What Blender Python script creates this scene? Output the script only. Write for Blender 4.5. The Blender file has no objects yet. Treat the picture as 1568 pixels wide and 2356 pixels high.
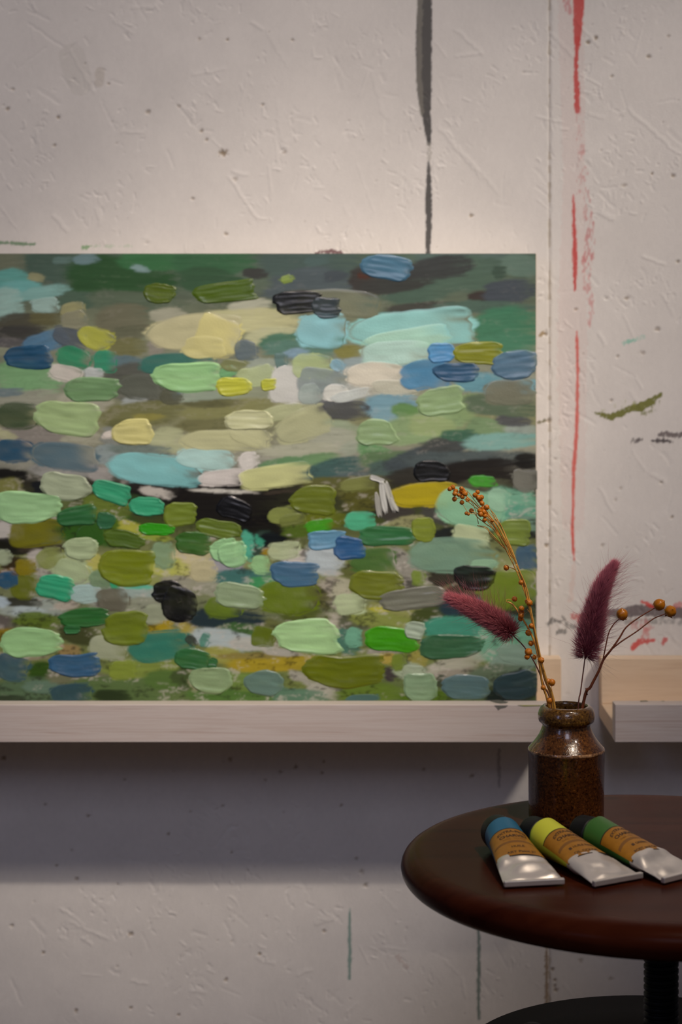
import bpy, bmesh, math, random
import numpy as np
from mathutils import Vector, Matrix

# ------------------------------------------------------------------ camera, world, lights, exposure
F = 4700.0            # focal length in pixels of the 1568 x 2356 frame
CX, HY = 784.0, 720.0  # principal point (shift lens, verticals stay parallel)
CAMZ = 0.803
sc = bpy.context.scene
COL = sc.collection
cam = bpy.data.cameras.new('camera')
cam.sensor_fit = 'HORIZONTAL'; cam.sensor_width = 24.0; cam.lens = 24.0 * F / 1568.0
cam.shift_x = 0.0; cam.shift_y = -(1178.0 - HY) / 1568.0
cam.clip_start = 0.05
cam.dof.use_dof = True; cam.dof.focus_distance = 1.40; cam.dof.aperture_fstop = 9.0
camo = bpy.data.objects.new('camera', cam); COL.objects.link(camo)
camo.location = (0, 0, CAMZ); camo.rotation_euler = (math.pi / 2, 0, 0)
sc.camera = camo

world = bpy.data.worlds.new('world'); sc.world = world
world.use_nodes = True
world.node_tree.nodes['Background'].inputs[0].default_value = (0.72, 0.66, 0.72, 1)
world.node_tree.nodes['Background'].inputs[1].default_value = 0.046

def aim(o, tgt):
    o.rotation_euler = (Vector(tgt) - o.location).to_track_quat('-Z', 'Y').to_euler()

KW = 1.0
DW, DF = 1.75, 1.645                 # wall face and ledge front, metres from the camera
def P(px, py, D): return Vector(((px - CX) / F * D, D, CAMZ + (HY - py) / F * D))
def spot(name, loc, tgt, power, color, deg, blend, radius):
    l = bpy.data.lights.new(name, 'SPOT'); l.energy = power; l.color = color
    l.spot_size = math.radians(deg); l.spot_blend = blend; l.shadow_soft_size = radius
    o = bpy.data.objects.new(name, l); COL.objects.link(o); o.location = loc; aim(o, tgt)
    return o
WARM = (1.0, 0.862, 0.75)
LAMPS_AND_FILLS = [(0.303, 561, 1277, 42.8, 15.0, 0.744, 0.022), (1.30, 728, 919, 90.0, 17.2, 0.60, 0.19),
         (0.0, 20, 380, 38.0, 27.1, 0.841, 0.022), (1.30, 1100, 1191, 63.3, 10.4, 0.50, 0.19),  # both on this line are fills added to even out the wall brightness
         (0.85, 1640, 640, 30.0, 15.5, 0.90, 0.03)]  # fill added to brighten the right side of the wall
for lx, tx, ty, pw_, dg_, bl_, rd_ in LAMPS_AND_FILLS:   # ceiling spots, and added fills without a source, washing the wall
    spot('lamp_or_fill_spot', (lx, 0.155, 2.50), tuple(P(tx, ty, DW)), pw_ * 1.30, WARM, dg_, bl_, rd_)
spot('lamp_or_fill_spot', (0.62, 0.62, 2.40), (0.20, 1.33, 0.50), 76, (1.0, 0.83, 0.66), 16, 0.7, 0.03)
wl = bpy.data.lights.new('window_light', 'AREA'); wl.shape = 'RECTANGLE'; wl.size = 0.5; wl.size_y = 0.75
wl.energy = 6.2; wl.color = (0.80, 0.80, 1.0)
wlo = bpy.data.objects.new('window_light', wl); COL.objects.link(wlo)
wlo.location = (0.10, -0.60, 1.80); aim(wlo, (0.15, 1.7, 0.5))
w2 = bpy.data.lights.new('window_light', 'AREA'); w2.shape = 'RECTANGLE'; w2.size = 0.30; w2.size_y = 0.55
w2.energy = 2.0; w2.color = (0.55, 0.60, 1.0)
w2o = bpy.data.objects.new('window_light', w2); COL.objects.link(w2o)
w2o.location = (-1.3, -0.4, 1.35); aim(w2o, (0.2, 1.35, 0.5))

sc.view_settings.view_transform = 'Standard'
try: sc.view_settings.look = 'None'
except Exception: pass
sc.view_settings.gamma = 1.0; sc.view_settings.use_curve_mapping = False
sc.view_settings.exposure = 0.0

# ------------------------------------------------------------------ helpers
ILL = np.array([0.79, 0.69, 0.69])  # light on the painting as photographed: turns seen colours into paint colours

def lin(h):
    h = h.lstrip('#'); c = np.array([int(h[i:i + 2], 16) for i in (0, 2, 4)]) / 255.0
    return np.where(c <= 0.04045, c / 12.92, ((c + 0.055) / 1.055) ** 2.4)
def alb(h, k=1.0): return np.clip(lin(h) * k / ILL, 0.002, 0.88)

def hsh(ix, iy, seed):
    n = (ix.astype(np.int64) * 374761393 + iy.astype(np.int64) * 668265263 + seed * 1442695041) & 0x7fffffff
    n = ((n ^ (n >> 13)) * 1274126177) & 0x7fffffff
    return ((n ^ (n >> 16)) & 0xffff) / 65535.0
def vnoise(x, y, seed=0):
    x = np.asarray(x, float); y = np.asarray(y, float)
    ix = np.floor(x); iy = np.floor(y); fx = x - ix; fy = y - iy
    fx = fx * fx * (3 - 2 * fx); fy = fy * fy * (3 - 2 * fy)
    a = hsh(ix, iy, seed); b = hsh(ix + 1, iy, seed); c = hsh(ix, iy + 1, seed); d = hsh(ix + 1, iy + 1, seed)
    return (a * (1 - fx) + b * fx) * (1 - fy) + (c * (1 - fx) + d * fx) * fy
def fbm(x, y, seed=0, o=3):
    s = 0; a = 0.5
    for i in range(o): s = s + a * vnoise(x * 2 ** i, y * 2 ** i, seed + i * 17); a *= 0.5
    return s / (1 - 0.5 ** o)
def sstep(a, b, x):
    t = np.clip((x - a) / (b - a), 0, 1); return t * t * (3 - 2 * t)

def obj(name, me, mat, parent=None, loc=None):
    o = bpy.data.objects.new(name, me)
    if mat is not None and len(me.materials) == 0: me.materials.append(mat)
    COL.objects.link(o)
    if parent is not None: o.parent = parent
    if loc is not None: o.location = loc
    return o
def tag(o, label=None, cat=None, group=None, kind=None):
    if label: o['label'] = label
    if cat: o['category'] = cat
    if group: o['group'] = group
    if kind: o['kind'] = kind
    return o
def empty(name, loc, rz=0.0):
    o = bpy.data.objects.new(name, None); COL.objects.link(o); o.location = loc
    o.rotation_euler = (0, 0, rz); o.empty_display_size = 0.01
    return o

def np_mesh(name, V, faces, col=None, smooth=True):
    """V (n,3); faces (k,4) or (k,3) int array."""
    V = np.asarray(V, np.float32); faces = np.asarray(faces, np.int32)
    me = bpy.data.meshes.new(name); k, w = faces.shape
    me.vertices.add(len(V)); me.vertices.foreach_set('co', V.ravel())
    me.loops.add(k * w); me.loops.foreach_set('vertex_index', faces.ravel())
    me.polygons.add(k); me.polygons.foreach_set('loop_start', np.arange(0, k * w, w, dtype=np.int32))
    if smooth: me.polygons.foreach_set('use_smooth', np.ones(k, dtype=bool))
    if col is not None:
        a = me.color_attributes.new(name='Col', type='FLOAT_COLOR', domain='POINT')
        c = np.ones((len(V), 4), np.float32); c[:, :3] = col
        a.data.foreach_set('color', c.ravel())
    me.update(); me.validate()
    return me
def grid_faces(n, m, off=0, wrap=False):
    i, j = np.meshgrid(np.arange(n - 1), np.arange(m if wrap else m - 1), indexing='ij')
    a = i * m + j; b = i * m + (j + 1) % m; c = (i + 1) * m + (j + 1) % m; d = (i + 1) * m + j
    return np.stack([a, b, c, d], -1).reshape(-1, 4) + off

class MB:
    """collects geometry in one bmesh"""
    def __init__(s): s.bm = bmesh.new()
    def box(s, lo, hi, bev=0.0, mtx=None):
        r = bmesh.ops.create_cube(s.bm, size=1.0)
        vs = r['verts']; lo = Vector(lo); hi = Vector(hi)
        for v in vs: v.co = Vector(((v.co.x + .5) * (hi.x - lo.x) + lo.x, (v.co.y + .5) * (hi.y - lo.y) + lo.y, (v.co.z + .5) * (hi.z - lo.z) + lo.z))
        if bev > 0:
            es = list({e for v in vs for e in v.link_edges})
            r2 = bmesh.ops.bevel(s.bm, geom=es, offset=bev, segments=2, affect='EDGES', profile=0.5)
            vs = list({v for f in r2['faces'] for v in f.verts} | {v for v in vs if v.is_valid})
        if mtx: 
            for v in vs: v.co = mtx @ v.co
        return s
    def tube(s, pts, rad, n=8, cap=True):
        pts = [Vector(p) for p in pts]; rings = []
        if not hasattr(rad, '__len__'): rad = [rad] * len(pts)
        up = Vector((0.13, -0.9, 0.2))
        for i, p in enumerate(pts):
            t = (pts[min(i + 1, len(pts) - 1)] - pts[max(i - 1, 0)]).normalized()
            a = t.cross(up).normalized(); b = t.cross(a).normalized()
            rings.append([s.bm.verts.new(p + (a * math.cos(2 * math.pi * k / n) + b * math.sin(2 * math.pi * k / n)) * rad[i]) for k in range(n)])
        for r0, r1 in zip(rings, rings[1:]):
            for k in range(n): s.bm.faces.new((r0[k], r0[(k + 1) % n], r1[(k + 1) % n], r1[k]))
        if cap:
            s.bm.faces.new(rings[0][::-1]); s.bm.faces.new(rings[-1])
        return s
    def lathe(s, prof, n=64, cap0=False, cap1=False, org=(0, 0, 0)):
        rings = []
        ox, oy, oz = org
        for r, z in prof:
            rings.append([s.bm.verts.new((ox + r * math.cos(2 * math.pi * k / n), oy + r * math.sin(2 * math.pi * k / n), oz + z)) for k in range(n)])
        for r0, r1 in zip(rings, rings[1:]):
            for k in range(n): s.bm.faces.new((r0[k], r0[(k + 1) % n], r1[(k + 1) % n], r1[k]))
        if cap0: s.bm.faces.new(rings[0][::-1])
        if cap1: s.bm.faces.new(rings[-1])
        return s
    def mesh(s, name, smooth=True):
        bmesh.ops.recalc_face_normals(s.bm, faces=s.bm.faces)
        me = bpy.data.meshes.new(name); s.bm.to_mesh(me); s.bm.free()
        if smooth: me.polygons.foreach_set('use_smooth', [True] * len(me.polygons))
        return me

# ------------------------------------------------------------------ materials
class NT:
    def __init__(s, name):
        s.m = bpy.data.materials.new(name); s.m.use_nodes = True; s.t = s.m.node_tree
        s.b = s.t.nodes['Principled BSDF']
    def n(s, typ, **kw):
        nd = s.t.nodes.new(typ)
        for k, v in kw.items():
            if k.startswith('_'): setattr(nd, k[1:], v)
            else:
                nd.inputs[k.replace('_', ' ')].default_value = v
        return nd
    def l(s, a, ao, b, bi): s.t.links.new(a.outputs[ao], b.inputs[bi])
    def set(s, **kw):
        for k, v in kw.items(): s.b.inputs[k.replace('_', ' ')].default_value = v
        return s
    def coords(s, scale=(1, 1, 1), rot=(0, 0, 0)):
        tc = s.n('ShaderNodeTexCoord'); mp = s.n('ShaderNodeMapping'); mp.inputs['Scale'].default_value = scale
        mp.inputs['Rotation'].default_value = rot
        s.l(tc, 'Object', mp, 'Vector'); return mp
    def noise(s, co, scale, detail=4, rough=0.5, dist=0.0):
        n = s.n('ShaderNodeTexNoise', Scale=scale, Detail=detail, Roughness=rough, Distortion=dist)
        s.l(co, 0, n, 'Vector'); return n
    def ramp(s, src, so, stops, to='Base Color', tn=None):
        r = s.n('ShaderNodeValToRGB'); e = r.color_ramp.elements
        while len(e) < len(stops): e.new(0.5)
        for i, (p, c) in enumerate(stops): e[i].position = p; e[i].color = (*c, 1)
        s.l(src, so, r, 'Fac')
        if to: s.l(r, 'Color', tn or s.b, to)
        return r
    def bump(s, src, so, dist, strength=1.0, prev=None):
        b = s.n('ShaderNodeBump', Strength=strength, Distance=dist)
        s.l(src, so, b, 'Height')
        if prev: s.l(prev, 'Normal', b, 'Normal')
        s.l(b, 'Normal', s.b, 'Normal'); return b

def m_attr(name, rough, coat=0.0, nscale=900, bd=0.00008, spec=0.5):
    t = NT(name).set(Roughness=rough, Coat_Weight=coat, Coat_Roughness=0.15, Specular_IOR_Level=spec)
    a = t.n('ShaderNodeAttribute', _attribute_name='Col'); t.l(a, 'Color', t.b, 'Base Color')
    t.bump(t.noise(t.coords(), nscale, 3), 'Fac', bd)
    return t.m
M_WALL = m_attr('painted_osb', 0.55, 0, 700, 0.00012, 0.35)
M_PAINT = m_attr('oil_paint', 0.36, 0.35, 800, 0.00016, 0.32)
M_CANVAS = m_attr('thin_oil_paint', 0.6, 0.0, 1800, 0.00006, 0.12)

def m_wood(name, c0, c1, rough=0.55, sc_=(3, 55, 55), bd=0.0002):
    t = NT(name).set(Roughness=rough)
    co = t.coords(sc_)
    n1 = t.noise(co, 4.0, 5, 0.6, 0.6)
    t.ramp(n1, 'Fac', [(0.30, c1), (0.46, c0), (0.60, tuple((a + b) / 2 for a, b in zip(c0, c1))), (0.75, c0)])
    t.bump(n1, 'Fac', bd)
    return t.m
M_LIP = m_wood('whitewashed_pine', (0.76, 0.68, 0.62), (0.60, 0.47, 0.40), 0.5, (2.0, 110, 110), 0.00012)
M_BOARD = m_wood('bare_pine', (0.82, 0.65, 0.46), (0.72, 0.54, 0.36), 0.5, (2.0, 60, 30))

# ------------------------------------------------------------------ the setting: floor and wall
fm = NT('floor_boards').set(Roughness=0.5)
fn = fm.noise(fm.coords((1, 14, 1)), 3, 4); fm.ramp(fn, 'Fac', [(0.3, (0.20, 0.14, 0.10)), (0.7, (0.30, 0.21, 0.15))])
fl = MB().box((-1.9, -1.4, -0.04), (1.7, DW + 0.03, 0.0)).mesh('floor', False)
tag(obj('floor', fl, fm.m), kind='structure')

WALLM = {}
def pxw(X): return CX + X / DW * F
rng = np.random.RandomState(7)
# strand chips of the board: (x, y, half length, half width, angle, height)
chips = []
for i in range(2600):
    x = rng.uniform(-60, 1640); y = rng.uniform(-60, 2420)
    if i >= 420:
        while vnoise(np.array(x / 75), np.array(y / 95), 12) < .56: x = rng.uniform(-60, 1640); y = rng.uniform(-60, 2420)
    th = math.radians(rng.choice([55, 50, 65, 40, 120, 10, 80]) + rng.normal(0, 12))
    chips.append((x, y, *((rng.uniform(8, 34), rng.uniform(2.2, 7)) if i < 420 else (rng.uniform(3, 11), rng.uniform(1.6, 3.4))), th, rng.choice([-1, -1, 1]) * rng.uniform(0.12, 0.32) * (1 if i < 420 else 1.7)))
for x, y, L, w, a, h in [(105, 80, 50, 4, 35, -.8), (190, 165, 60, 5, 60, .5), (250, 265, 40, 4, 65, -.5), (560, 455, 62, 5, 56, .8), (425, 260, 48, 5, 50, -.6),
        (650, 290, 60, 14, 80, .5), (1060, 350, 75, 7, 50, .7), (1110, 400, 60, 6, 50, .5), (1080, 95, 45, 6, 42, .6), (1500, 300, 80, 6, 42, .6), (1395, 495, 20, 9, 20, .9),
        (1385, 780, 18, 6, 62, .9), (1367, 868, 14, 6, 75, .9), (1310, 830, 30, 3, 65, -.5), (1395, 1150, 34, 5, 62, .7), (480, 165, 40, 5, -10, .5), (75, 130, 40, 4, -40, -.5),
        (205, 2140, 50, 5, 25, .6), (200, 2165, 16, 5, 35, .9), (265, 2235, 14, 6, 35, -.8), (170, 2110, 30, 4, 40, .5), (745, 2115, 24, 10, -10, .6), (1370, 915, 22, 4, 60, -.5),
        (1535, 700, 30, 5, 60, .5), (1470, 1060, 30, 4, 55, .5), (320, 2260, 20, 5, 10, .7), (455, 2280, 20, 5, 10, .6), (610, 2210, 24, 6, 20, .6), (700, 2235, 20, 6, -20, .6),
        (1290, 100, 50, 6, 45, .5), (1350, 75, 40, 5, 50, .6), (870, 215, 60, 7, 75, .4), (640, 110, 50, 8, 60, .4), (840, 430, 60, 4, 70, .4)]:
    chips.append((x, y, L, w, math.radians(a), h * 0.42))
pits = [(513, 352, 9, 1), (133, 270, 5, .8), (125, 334, 4, .7), (30, 205, 4, .6), (18, 250, 5, .8), (250, 193, 3.5, .7), (458, 90, 5, .5), (523, 92, 3.5, .8), (672, 92, 4, .7),
        (340, 258, 6, .6), (412, 245, 5, .5), (463, 302, 5, .7), (475, 322, 4, .7), (604, 242, 4, .7), (541, 413, 6, .4), (520, 538, 4, .7), (443, 458, 4, .6), (655, 350, 6, .5),
        (1538, 83, 5, .5), (1492, 130, 5, .8), (1371, 87, 5, .9), (1352, 98, 5, .9), (1499, 400, 3.5, 1), (1407, 175, 4, .6), (1435, 427, 6, .5), (1548, 405, 5, .7), (1083, 496, 5, .8),
        (1324, 712, 4, .8), (1441, 687, 5, .7), (1513, 758, 6, .6), (1478, 812, 6, .5), (1420, 820, 4, .6), (1405, 922, 4, .6), (1559, 602, 4, .8), (1540, 2290, 5, .4), (8, 1744, 6, .9),
        (530, 1747, 5, .7), (681, 1765, 5, .8), (745, 1753, 4, .8), (741, 1779, 4, .8), (645, 1776, 5, .6), (785, 1853, 4, .8), (533, 1962, 4, .9), (388, 1920, 4, .8), (203, 1877, 4, .8),
        (103, 1852, 4, .7), (287, 1794, 4, .6), (130, 1991, 4, .9), (176, 2022, 5, .6), (165, 1957, 4, .5), (300, 2150, 6, .7), (100, 2192, 5, .8), (597, 2195, 4, .9), (520, 2255, 5, .7),
        (28, 2130, 5, .6), (745, 2143, 5, .8), (270, 2034, 3, .6), (820, 1975, 5, .6), (830, 2005, 6, .5), (840, 2037, 6, .6), (175, 2325, 5, .8), (300, 2320, 4, .7), (410, 2336, 5, .7),
        (1270, 2230, 5, .9), (1276, 2255, 5, .9), (1277, 2278, 5, .9), (1275, 2268, 4, .8), (1405, 2252, 6, .5), (1335, 2210, 6, .5), (610, 1795, 4, .5), (975, 1770, 5, .7), (1085, 1785, 6, .7),
        (1240, 2000, 4, .4), (513, 1855, 4, .6), (438, 1868, 3, .5), (1415, 1150, 5, .4), (1545, 1190, 4, .7), (1385, 1255, 5, .5), (1427, 1125, 4, .4), (1520, 1110, 5, .6),
        (1253, 768, 6, .9), (1262, 968, 6, .7), (1256, 1256, 6, .9)]
for i in range(150):
    pits.append((rng.uniform(-40, 1620), rng.uniform(-40, 2400), rng.uniform(1.5, 3.6), rng.uniform(.1, .35)))

# paint marks on the wall: polylines (x, y, width), colour, alpha, roughness of the edge, density of the streaks
GREY, RED = '#494341', '#c01a10'
marks = [
    ([(978, -60, 30), (977, 0, 32), (975, 60, 36), (974, 150, 36), (976, 220, 32), (980, 265, 20), (984, 300, 16), (986, 332, 8)], GREY, .96, .25, 0),
    ([(966, -40, 14), (964, 100, 12), (964, 190, 14), (970, 260, 8)], '#8b8075', .5, .4, 0),
    ([(986, 330, 9), (986, 375, 6)], '#8b8075', .45, .8, .4),
    ([(985, 375, 6), (986, 420, 11), (985, 460, 14), (986, 520, 14), (984, 560, 11), (984, 620, 9)], GREY, .96, .3, 0),
    ([(1332, -60, 30), (1331, 0, 27), (1329, 45, 22), (1327, 100, 14)], RED, .95, .3, .15),
    ([(1328, 90, 12), (1325, 130, 8), (1324, 175, 10), (1327, 210, 13), (1327, 256, 12)], RED, .95, .4, .1),
    ([(1302, -40, 22), (1303, 8, 20), (1310, 28, 10)], '#c0565c', .6, .6, .4),
    ([(1331, 255, 14), (1334, 330, 18), (1340, 400, 22), (1336, 440, 20)], '#bd5f5f', .55, .8, .75),
    ([(1349, 430, 12), (1352, 500, 20), (1357, 560, 20), (1352, 600, 22)], '#b84848', .6, .8, .7),
    ([(1350, 590, 22), (1348, 650, 16), (1357, 680, 14), (1360, 710, 12), (1356, 752, 6)], '#c2605f', .55, .8, .55),
    ([(1318, 448, 3), (1319, 480, 7), (1321, 540, 8), (1322, 590, 11), (1322, 640, 8), (1322, 668, 3)], '#c01208', .95, .3, .05),
    ([(1326, 764, 4), (1327, 790, 7), (1328, 850, 6), (1327, 950, 7), (1325, 1000, 8), (1319, 1080, 8), (1318, 1150, 6), (1316, 1215, 7), (1318, 1260, 6), (1320, 1288, 3)], '#cc3420', .88, .2, .0),
    ([(1320, 1290, 8), (1312, 1380, 12)], '#d09c8c', .25, .6, .3),
    ([(1312, 0, 60), (1320, 400, 50), (1315, 800, 70), (1318, 1200, 50)], '#cf9c95', .16, .8, .2),
    ([(1364, 949, 3), (1380, 952, 8), (1402, 960, 14), (1425, 952, 17), (1450, 940, 13), (1475, 935, 20), (1495, 925, 17), (1519, 907, 8)], '#676400', .92, .5, .22),
    ([(1385, 944, 6), (1430, 928, 10), (1460, 928, 12)], '#8f8c3c', .5, .9, .7),
    ([(1480, 950, 8), (1500, 945, 12), (1516, 922, 8)], '#6b6808', .7, .9, .6),
    ([(1433, 789, 8), (1447, 786, 10), (1458, 782, 6)], '#6fb09b', .75, .7, .4),
    ([(1465, 780, 6), (1480, 776, 10)], '#93b8a8', .45, .7, .5),
    ([(1454, 1015, 7), (1464, 1014, 7), (1474, 1013, 4)], '#493a3c', .85, .8, .3),
    ([(1498, 1014, 4), (1512, 1015, 9), (1532, 1014, 9), (1546, 1017, 3)], '#3c3032', .9, .6, .2),
    ([(1515, 1000, 6), (1530, 998, 14), (1548, 1002, 11), (1568, 999, 12), (1640, 998, 12)], '#4b383a', .8, .7, .35),
    ([(1262, 1436, 9), (1272, 1427, 11), (1285, 1430, 10)], '#55504d', .75, .7, .3),
    ([(1285, 1454, 11), (1298, 1453, 8)], '#55504d', .7, .7, .3),
    ([(1292, 1418, 5), (1305, 1438, 8), (1318, 1442, 8)], '#5d5854', .6, .8, .4),
    ([(1318, 1415, 12), (1330, 1425, 16), (1350, 1418, 16), (1352, 1436, 8)], '#c2403c', .75, .8, .45),
    ([(1392, 1410, 10), (1420, 1412, 22), (1470, 1404, 26), (1530, 1408, 26), (1600, 1412, 26)], '#5c4a4c', .85, .5, .15),
    ([(1400, 1428, 12), (1440, 1430, 14), (1520, 1428, 14), (1600, 1430, 14)], '#7d7672', .6, .8, .5),
    ([(1475, 1384, 3), (1490, 1391, 10), (1505, 1396, 6)], '#d03a30', .85, .5, .2),
    ([(1540, 1402, 8), (1556, 1392, 12), (1600, 1385, 14)], '#c95452', .6, .7, .4),
    ([(1455, 1440, 16), (1480, 1438, 30), (1500, 1445, 10)], '#c96a66', .5, .9, .5),
    ([(1456, 1490, 10), (1470, 1478, 14), (1490, 1474, 10), (1504, 1474, 6)], '#cc2a20', .85, .6, .25),
    ([(1484, 1450, 12), (1486, 1470, 20)], '#cc6c66', .55, .9, .5),
    ([(1524, 1480, 8), (1530, 1472, 10)], '#c4403e', .8, .6, .2),
    ([(-60, 559, 5), (20, 559, 4), (40, 560, 7), (62, 562, 7), (80, 562, 3)], '#557a50', .8, .5, .2),
    ([(190, 570, 4), (197, 570, 9), (210, 566, 5)], '#6f9560', .8, .7, .2),
    ([(210, 567, 4), (300, 566, 4)], '#a8b498', .5, .9, .5),
    ([(726, 583, 2), (740, 579, 7), (760, 578, 9), (780, 580, 6), (792, 584, 2)], '#5c2830', .85, .6, .2),
    ([(1240, 772, 8), (1247, 768, 8)], '#8f6a2c', .75, .6, .1),
    ([(1236, 972, 4), (1252, 968, 5)], '#5b5018', .8, .5, .1),
    ([(804, 2090, 3), (804, 2130, 6), (804, 2210, 8), (803, 2252, 6)], '#4f7a70', .75, .2, .05),
    ([(1100, 2120, 5), (1101, 2200, 7), (1100, 2300, 7), (1101, 2345, 4)], '#55685f', .8, .3, .05),
    ([(1256, 2150, 5), (1257, 2230, 8), (1257, 2300, 9), (1257, 2380, 8)], '#8a6a4c', .8, .5, .1),
    ([(1147, 1725, 5), (1147, 1770, 7), (1148, 1812, 4)], '#6a5f5f', .5, .4, .1),
    ([(915, 2200, 8), (935, 2225, 8)], '#b09088', .35, .7, .1),
    ([(165, 130, 60), (185, 190, 60)], '#a3978a', .14, .3, 0),
    ([(230, 165, 22), (228, 190, 22)], '#a08c78', .3, .3, 0),
]
def seg_dist(X, Y, pts):
    """distance to polyline minus half width (px)"""
    best = np.full(X.shape, 1e9)
    for (x0, y0, w0), (x1, y1, w1) in zip(pts, pts[1:]):
        dx, dy = x1 - x0, y1 - y0
        t = np.clip(((X - x0) * dx + (Y - y0) * dy) / (dx * dx + dy * dy + 1e-9), 0, 1)
        d = np.hypot(X - x0 - t * dx, Y - y0 - t * dy) - (w0 + t * (w1 - w0)) / 2
        best = np.minimum(best, d)
    return best

def wall_panel(x0, x1, name, seam_right):
    step = 2.6
    xs = np.concatenate([[x0] if x0 < -60 else [], np.arange(max(x0, -45), min(x1, 1612), step), [x1]])
    ytop = HY - (2.5 - CAMZ) * F / DW; ybot = HY + CAMZ * F / DW
    ys = np.concatenate([[ytop], np.arange(-45, 2402, step), [ybot]])
    X, Y = np.meshgrid(xs, ys)      # rows: y
    H = (fbm(X / 160, Y / 160, 3) - .5) * 0.0012 + (fbm(X / 14, Y / 30, 9) - .5) * 0.00018
    C = np.empty(X.shape + (3,)); base = np.array([0.80, 0.772, 0.725]); C[:] = base
    C *= (1 + (fbm(X / 90, Y / 110, 21, 4) - .5) * 0.10)[..., None]
    C *= (1 + (fbm(X / 6, Y / 9, 33, 2) - .5) * 0.05)[..., None]
    yl = ys[1:-1]
    def box(x, y, r):
        i0, i1 = np.searchsorted(ys, [y - r, y + r]); j0, j1 = np.searchsorted(xs, [x - r, x + r])
        return slice(i0, i1), slice(j0, j1)
    for x, y, L, w, th, h in chips:
        b = box(x, y, L + w + 4)
        xx, yy = X[b], Y[b]
        if xx.size == 0: continue
        u = (xx - x) * math.cos(th) + (yy - y) * math.sin(th); v = -(xx - x) * math.sin(th) + (yy - y) * math.cos(th)
        v = v + (vnoise(u / 9, v * 0 + x, 5) - .5) * w * 0.8
        m = sstep(1.12, 0.86, np.abs(u) / L) * sstep(1.0, 0.55, np.abs(v) / w)
        H[b] += m * h * 0.0014 * (0.55 + 0.45 * v / w)
    for x, y, r, dk in pits:
        b = box(x, y, r * 2.4)
        xx, yy = X[b], Y[b]
        if xx.size == 0: continue
        d = np.hypot(xx - x, (yy - y) * 1.15) * (1 + (vnoise(xx / 4, yy / 4, 8) - .5) * 0.9)
        m = sstep(r * 1.3, r * 0.4, d)
        H[b] -= m * (0.0009 if dk > .5 else 0.0005)
        C[b] *= 1 - (m * dk * 0.9)[..., None] * np.array([0.62, 0.70, 0.80])
    for pts, c, a, rough, dens in marks:
        px = [p[0] for p in pts]; py = [p[1] for p in pts]; wm = max(p[2] for p in pts) + 8
        i0, i1 = np.searchsorted(ys, [min(py) - wm, max(py) + wm]); j0, j1 = np.searchsorted(xs, [min(px) - wm, max(px) + wm])
        b = (slice(i0, i1), slice(j0, j1)); xx, yy = X[b], Y[b]
        if xx.size == 0: continue
        d = seg_dist(xx, yy, pts) + (fbm(xx / 5, yy / 8, 77, 2) - .5) * rough * 14
        k = sstep(1.6, -1.4, d) * a
        if dens > 0: k = k * sstep(dens - .22, dens + .22, vnoise(xx / 3.4, yy / 8, 5) * .6 + fbm(xx / 9, yy / 14, 15) * .6)
        C[b] = C[b] * (1 - k[..., None]) + alb(c, 0.95) * k[..., None]
    # taped joint between the panels
    dj = np.abs(X - 1263.5)
    k = sstep(4.0, 0.8, dj + (vnoise(X * 0, Y / 11, 4) - .5) * 2.4) * (0.14 + 0.5 * (vnoise(X * 0, Y / 17, 6) > .62))
    C = C * (1 - (k[..., None]) * np.array([0.45, 0.52, 0.65]))
    H -= sstep(5, 1, dj + (vnoise(X * 0, Y / 9, 14) - .5) * 3) * 0.0007
    H[0] = H[-1] = 0
    V = np.stack([(X - CX) / F * DW, DW - H, CAMZ + (HY - Y) / F * DW], -1)
    n, m = X.shape
    me = np_mesh(name, V.reshape(-1, 3), grid_faces(n, m)[:, ::-1], C.reshape(-1, 3))
    return me
wall = obj('wall_back', MB().box((-1.9, DW + 0.004, 0.0), (1.7, DW + 0.03, 2.6)).mesh('wall_back', False),
           NT('stud_wall').set(Base_Color=(0.5, 0.45, 0.4, 1), Roughness=0.8).m)
tag(wall, kind='structure')
obj('wall_panel', wall_panel(pxw(-1.88), 1263.2, 'wall_panel', True), M_WALL, wall)
obj('wall_panel', wall_panel(1263.8, pxw(1.68), 'wall_panel', False), M_WALL, wall)

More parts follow.
